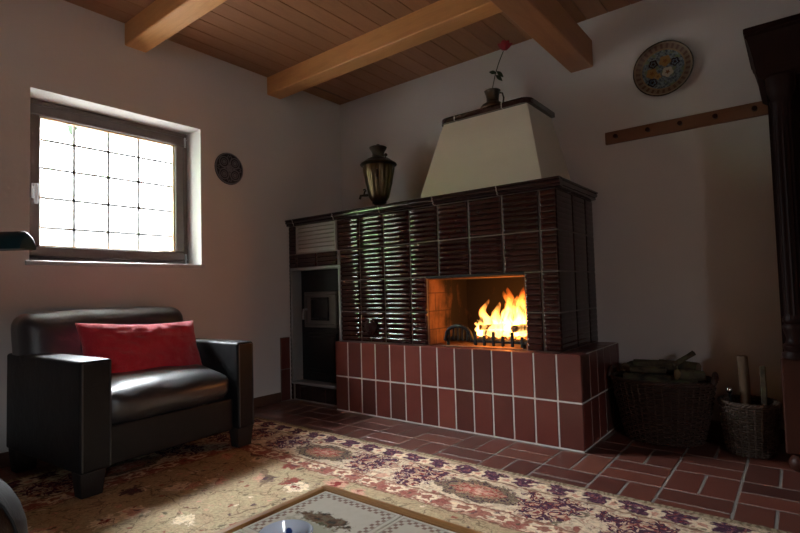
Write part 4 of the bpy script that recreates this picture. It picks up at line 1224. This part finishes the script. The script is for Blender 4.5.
# ------------------------------------------------------------------ coffee table and bowl
NTX, NTY = 6, 4
TX1, TY1 = TX + .048 + NTX * TW, TY - .048 - NTY * TW
ct = thing('coffee_table', 'tile-topped coffee table with honey-coloured wooden edge on the rug, bottom centre', 'table', ((TX + TX1) / 2, (TY + TY1) / 2, RZ))
bm = B(); w = .019
box(bm, TX, TX1, TY - w, TY, TZ - .045, TZ + .002, .003); box(bm, TX, TX1, TY1, TY1 + w, TZ - .045, TZ + .002, .003)
box(bm, TX, TX + w, TY1 + w, TY - w, TZ - .045, TZ + .002, .003); box(bm, TX1 - w, TX1, TY1 + w, TY - w, TZ - .045, TZ + .002, .003)
obj('top_frame', bm, M['table_wood'], ct, smooth=False)
bm = B(); box(bm, TX + .02, TX1 - .02, TY1 + .02, TY - .02, TZ - .03, TZ - .004); obj('tile_bed', bm, M['grout_dark'], ct, smooth=False)
bm = B()
for i in range(NTX):
    for j in range(NTY):
        x, y = TX + .024 + i * TW, TY - .024 - j * TW
        box(bm, x + .0012, x + TW - .0012, y - TW + .0012, y - .0012, TZ - .008, TZ, .0012)
lab(obj('top_tiles', bm, M['ttile'], ct, smooth=False), 'cream painted tiles with hunting scenes')
bm = B(); box(bm, TX + .05, TX1 - .05, TY - .075, TY - .055, TZ - .115, TZ - .03); box(bm, TX + .05, TX1 - .05, TY1 + .055, TY1 + .075, TZ - .115, TZ - .03)
box(bm, TX + .055, TX + .075, TY1 + .06, TY - .06, TZ - .115, TZ - .03); box(bm, TX1 - .075, TX1 - .055, TY1 + .06, TY - .06, TZ - .115, TZ - .03)
obj('apron', bm, M['table_wood'], ct, smooth=False)
for x in (TX + .04, TX1 - .10):
    for y in (TY - .10, TY1 + .04):
        bm = B(); box(bm, x, x + .06, y, y + .06, RZ, TZ - .03, .005, 2, taper=.008); obj('leg', bm, M['table_wood'], ct, smooth=False)
BWX, BWY = 2.656, -2.847
bw = thing('ceramic_bowl', 'small pale blue and white glazed bowl with dark blue spots on the coffee table', 'bowl', (BWX, BWY, TZ))
bm = B(); lathe(bm, [(.018, 0), (.021, .002), (.021, .006), (.029, .012), (.037, .027), (.0415, .044), (.0432, .052), (.0418, .053), (.039, .046), (.034, .030), (.026, .017), (.015, .012), (.001, .011)], (BWX, BWY, TZ), 56); obj('bowl_body', bm, M['ceramic'], bw, angle=60)

# ------------------------------------------------------------------ objects cut by the left edge
# reading lamp with long teal head
e1 = Vector((1.676, -2.917, 1.028)); r_ = Vector((.785, .618, 0)).normalized()
lp = thing('reading_lamp', 'floor lamp with long dark teal tubular head reaching in at left edge before the window', 'lamp', (1.21, -3.05, RZ))
bm = B(); P0 = e1 - r_ * .023
up_ = Vector((0, 0, 1)); sd_ = r_.cross(up_).normalized()
def shade(bm, length, wid, hgt, rend):
    rings = []
    stations = [-length + length * k / 8 for k in range(8)] + [-rend * (1 - math.sin(k / 8 * PI / 2)) for k in range(9)]
    stations = sorted(set(round(q_, 5) for q_ in stations))
    for st_ in stations:
        f = 1.0 if st_ < -rend else max(.12, math.sqrt(max(0, 1 - ((st_ + rend) / rend) ** 2)))
        hh = hgt * (0.45 + 0.55 * f)
        ring = [P0 + r_ * (st_ + .023) + up_ * (-hgt * .5) + sd_ * (-wid * .5), P0 + r_ * (st_ + .023) + up_ * (-hgt * .5) + sd_ * (wid * .5)]
        for k in range(13):
            a = PI * k / 12
            ring.append(P0 + r_ * (st_ + .023) + up_ * (-hgt * .5 + hh * math.sin(a) ** .7) + sd_ * (wid * .5 * math.cos(a)))
        rings.append([bm.verts.new(q_) for q_ in ring])
    n = len(rings[0])
    for a, b in zip(rings[:-1], rings[1:]):
        for k in range(n): bm.faces.new((a[k], a[(k + 1) % n], b[(k + 1) % n], b[k]))
    bm.faces.new(rings[0]); bm.faces.new(list(reversed(rings[-1])))
shade(bm, .44, .060, .050, .016); bmesh.ops.remove_doubles(bm, verts=bm.verts, dist=1e-5); hd = obj('lamp_head', bm, M['teal'], lp, angle=50)
j0 = P0 - r_ * .41
bm = B(); tube(bm, [(1.21, -3.05, RZ + .02), (1.21, -3.05, 1.16), (1.24, -3.06, 1.19), (j0.x, j0.y, 1.17), (j0.x, j0.y, j0.z)], .009, 10); obj('pole', bm, M['teal'], lp)
bm = B(); lathe(bm, [(.12, 0), (.125, .006), (.12, .018), (.03, .026), (.014, .034)], (1.21, -3.05, RZ), 40); obj('base', bm, M['teal'], lp)

pf = thing('leather_pouffe', 'glossy black leather pouffe cut off at the bottom left corner', 'pouffe', (1.80, -3.30, RZ))
PX, PY, PR = 1.835, -3.285, .315
bm = B(); pp = [(PR * .9, .0), (PR * .98, .02), (PR, .08), (PR, .28)] + [(PR - .17 * (1 - math.cos(k / 8 * PI / 2)), .325 + .18 * math.sin(k / 8 * PI / 2)) for k in range(9)] + [(.08, .512), (.001, .513)]
lathe(bm, pp, (PX, PY, RZ), 48); obj('pouffe_body', bm, M['leather_brown'], pf, angle=80)
bm = B(); tube(bm, [Vector((PX, PY, RZ + .285)) + Vector((math.cos(2 * PI * k / 48), math.sin(2 * PI * k / 48), 0)) * (PR + .002) for k in range(48)], .006, 6, True); obj('piping', bm, M['leather_brown'], pf)
for k in range(8):
    a = 2 * PI * k / 8 + .2; bm = B()
    tube(bm, [Vector((PX, PY, RZ)) + Vector((math.cos(a) * (r + .001), math.sin(a) * (r + .001), z + .001)) for r, z in pp[2:-2]], .0035, 6); obj('panel_seam', bm, M['leather_brown'], pf)

# ------------------------------------------------------------------ light
SKY = 75.0
wld = bpy.data.worlds.new('sky'); SC.world = wld; wld.use_nodes = True
nt = wld.node_tree; bg = nt.nodes['Background']; bg.inputs[0].default_value = (0.90, 0.96, 1.0, 1); 
_tc = nt.nodes.new('ShaderNodeTexCoord'); _sp = nt.nodes.new('ShaderNodeSeparateXYZ'); nt.links.new(_tc.outputs['Generated'], _sp.inputs[0])
_mr = nt.nodes.new('ShaderNodeMapRange'); nt.links.new(_sp.outputs[2], _mr.inputs[0])       # overcast sky: dim over the hills at the horizon, bright towards the zenith
_mr.interpolation_type = 'SMOOTHSTEP'
_mr.inputs[1].default_value = 0.06; _mr.inputs[2].default_value = 0.78; _mr.inputs[3].default_value = SKY * 0.13; _mr.inputs[4].default_value = SKY * 2.2
nt.links.new(_mr.outputs[0], bg.inputs[1])
def portal(name, loc, rot, sx_, sy2):
    l = bpy.data.lights.new(name, 'AREA'); l.shape = 'RECTANGLE'; l.size = sx_; l.size_y = sy2
    l.cycles.is_portal = True
    o = bpy.data.objects.new(name, l); COL.objects.link(o); o.location = loc; o.rotation_euler = rot
portal('window_daylight', (-.30, (WY0 + WY1) / 2, (WZ0 + WZ1) / 2), (0, -PI / 2, 0), WZ1 - WZ0, WY1 - WY0)
portal('window_daylight_east', (XR + .30, (V0 + V1) / 2, (VZ0 + VZ1) / 2), (0, PI / 2, 0), VZ1 - VZ0, V1 - V0)
sl = bpy.data.lights.new('sun', 'SUN'); sl.energy = 16.0; sl.angle = .01; sl.color = (1, .95, .86)
so = bpy.data.objects.new('sun', sl); COL.objects.link(so); so.rotation_euler = Vector((-.75, -.35, -.95)).to_track_quat('-Z', 'Y').to_euler()
fll = bpy.data.lights.new('fire_light', 'POINT'); fll.energy = 6.0; fll.color = (1, .27, .035); fll.shadow_soft_size = .05
fo = bpy.data.objects.new('fire_light', fll); COL.objects.link(fo); fo.location = (1.86, -.50, .68)

# ------------------------------------------------------------------ camera
cd = bpy.data.cameras.new('camera'); co = bpy.data.objects.new('camera', cd); COL.objects.link(co); SC.camera = co
cd.sensor_width = 36; cd.sensor_fit = 'HORIZONTAL'; cd.lens = 36 * 508.509 / 800; cd.clip_start = .02
fw = Vector((-0.61687799, 0.78568646, 0.04645777)); rt = Vector((0.78545908, 0.61831228, -0.02727569)); upv = Vector((0.05015555, -0.0196649, 0.9985478))
mm = Matrix.Identity(4)
for i in range(3): mm[i][0] = rt[i]; mm[i][1] = upv[i]; mm[i][2] = -fw[i]
mm.translation = Vector((3.31642629, -3.37643511, 0.86469092)); co.matrix_world = mm

SC.view_settings.view_transform = 'Standard'; SC.view_settings.look = 'None'; SC.view_settings.gamma = 1.0; SC.view_settings.exposure = 0.0; SC.view_settings.use_curve_mapping = False
SC.cycles.use_denoising = True
SC.cycles.max_bounces = 10; SC.cycles.diffuse_bounces = 6; SC.cycles.volume_step_rate = 0.5 if hasattr(SC.cycles, 'volume_step_rate') else 1
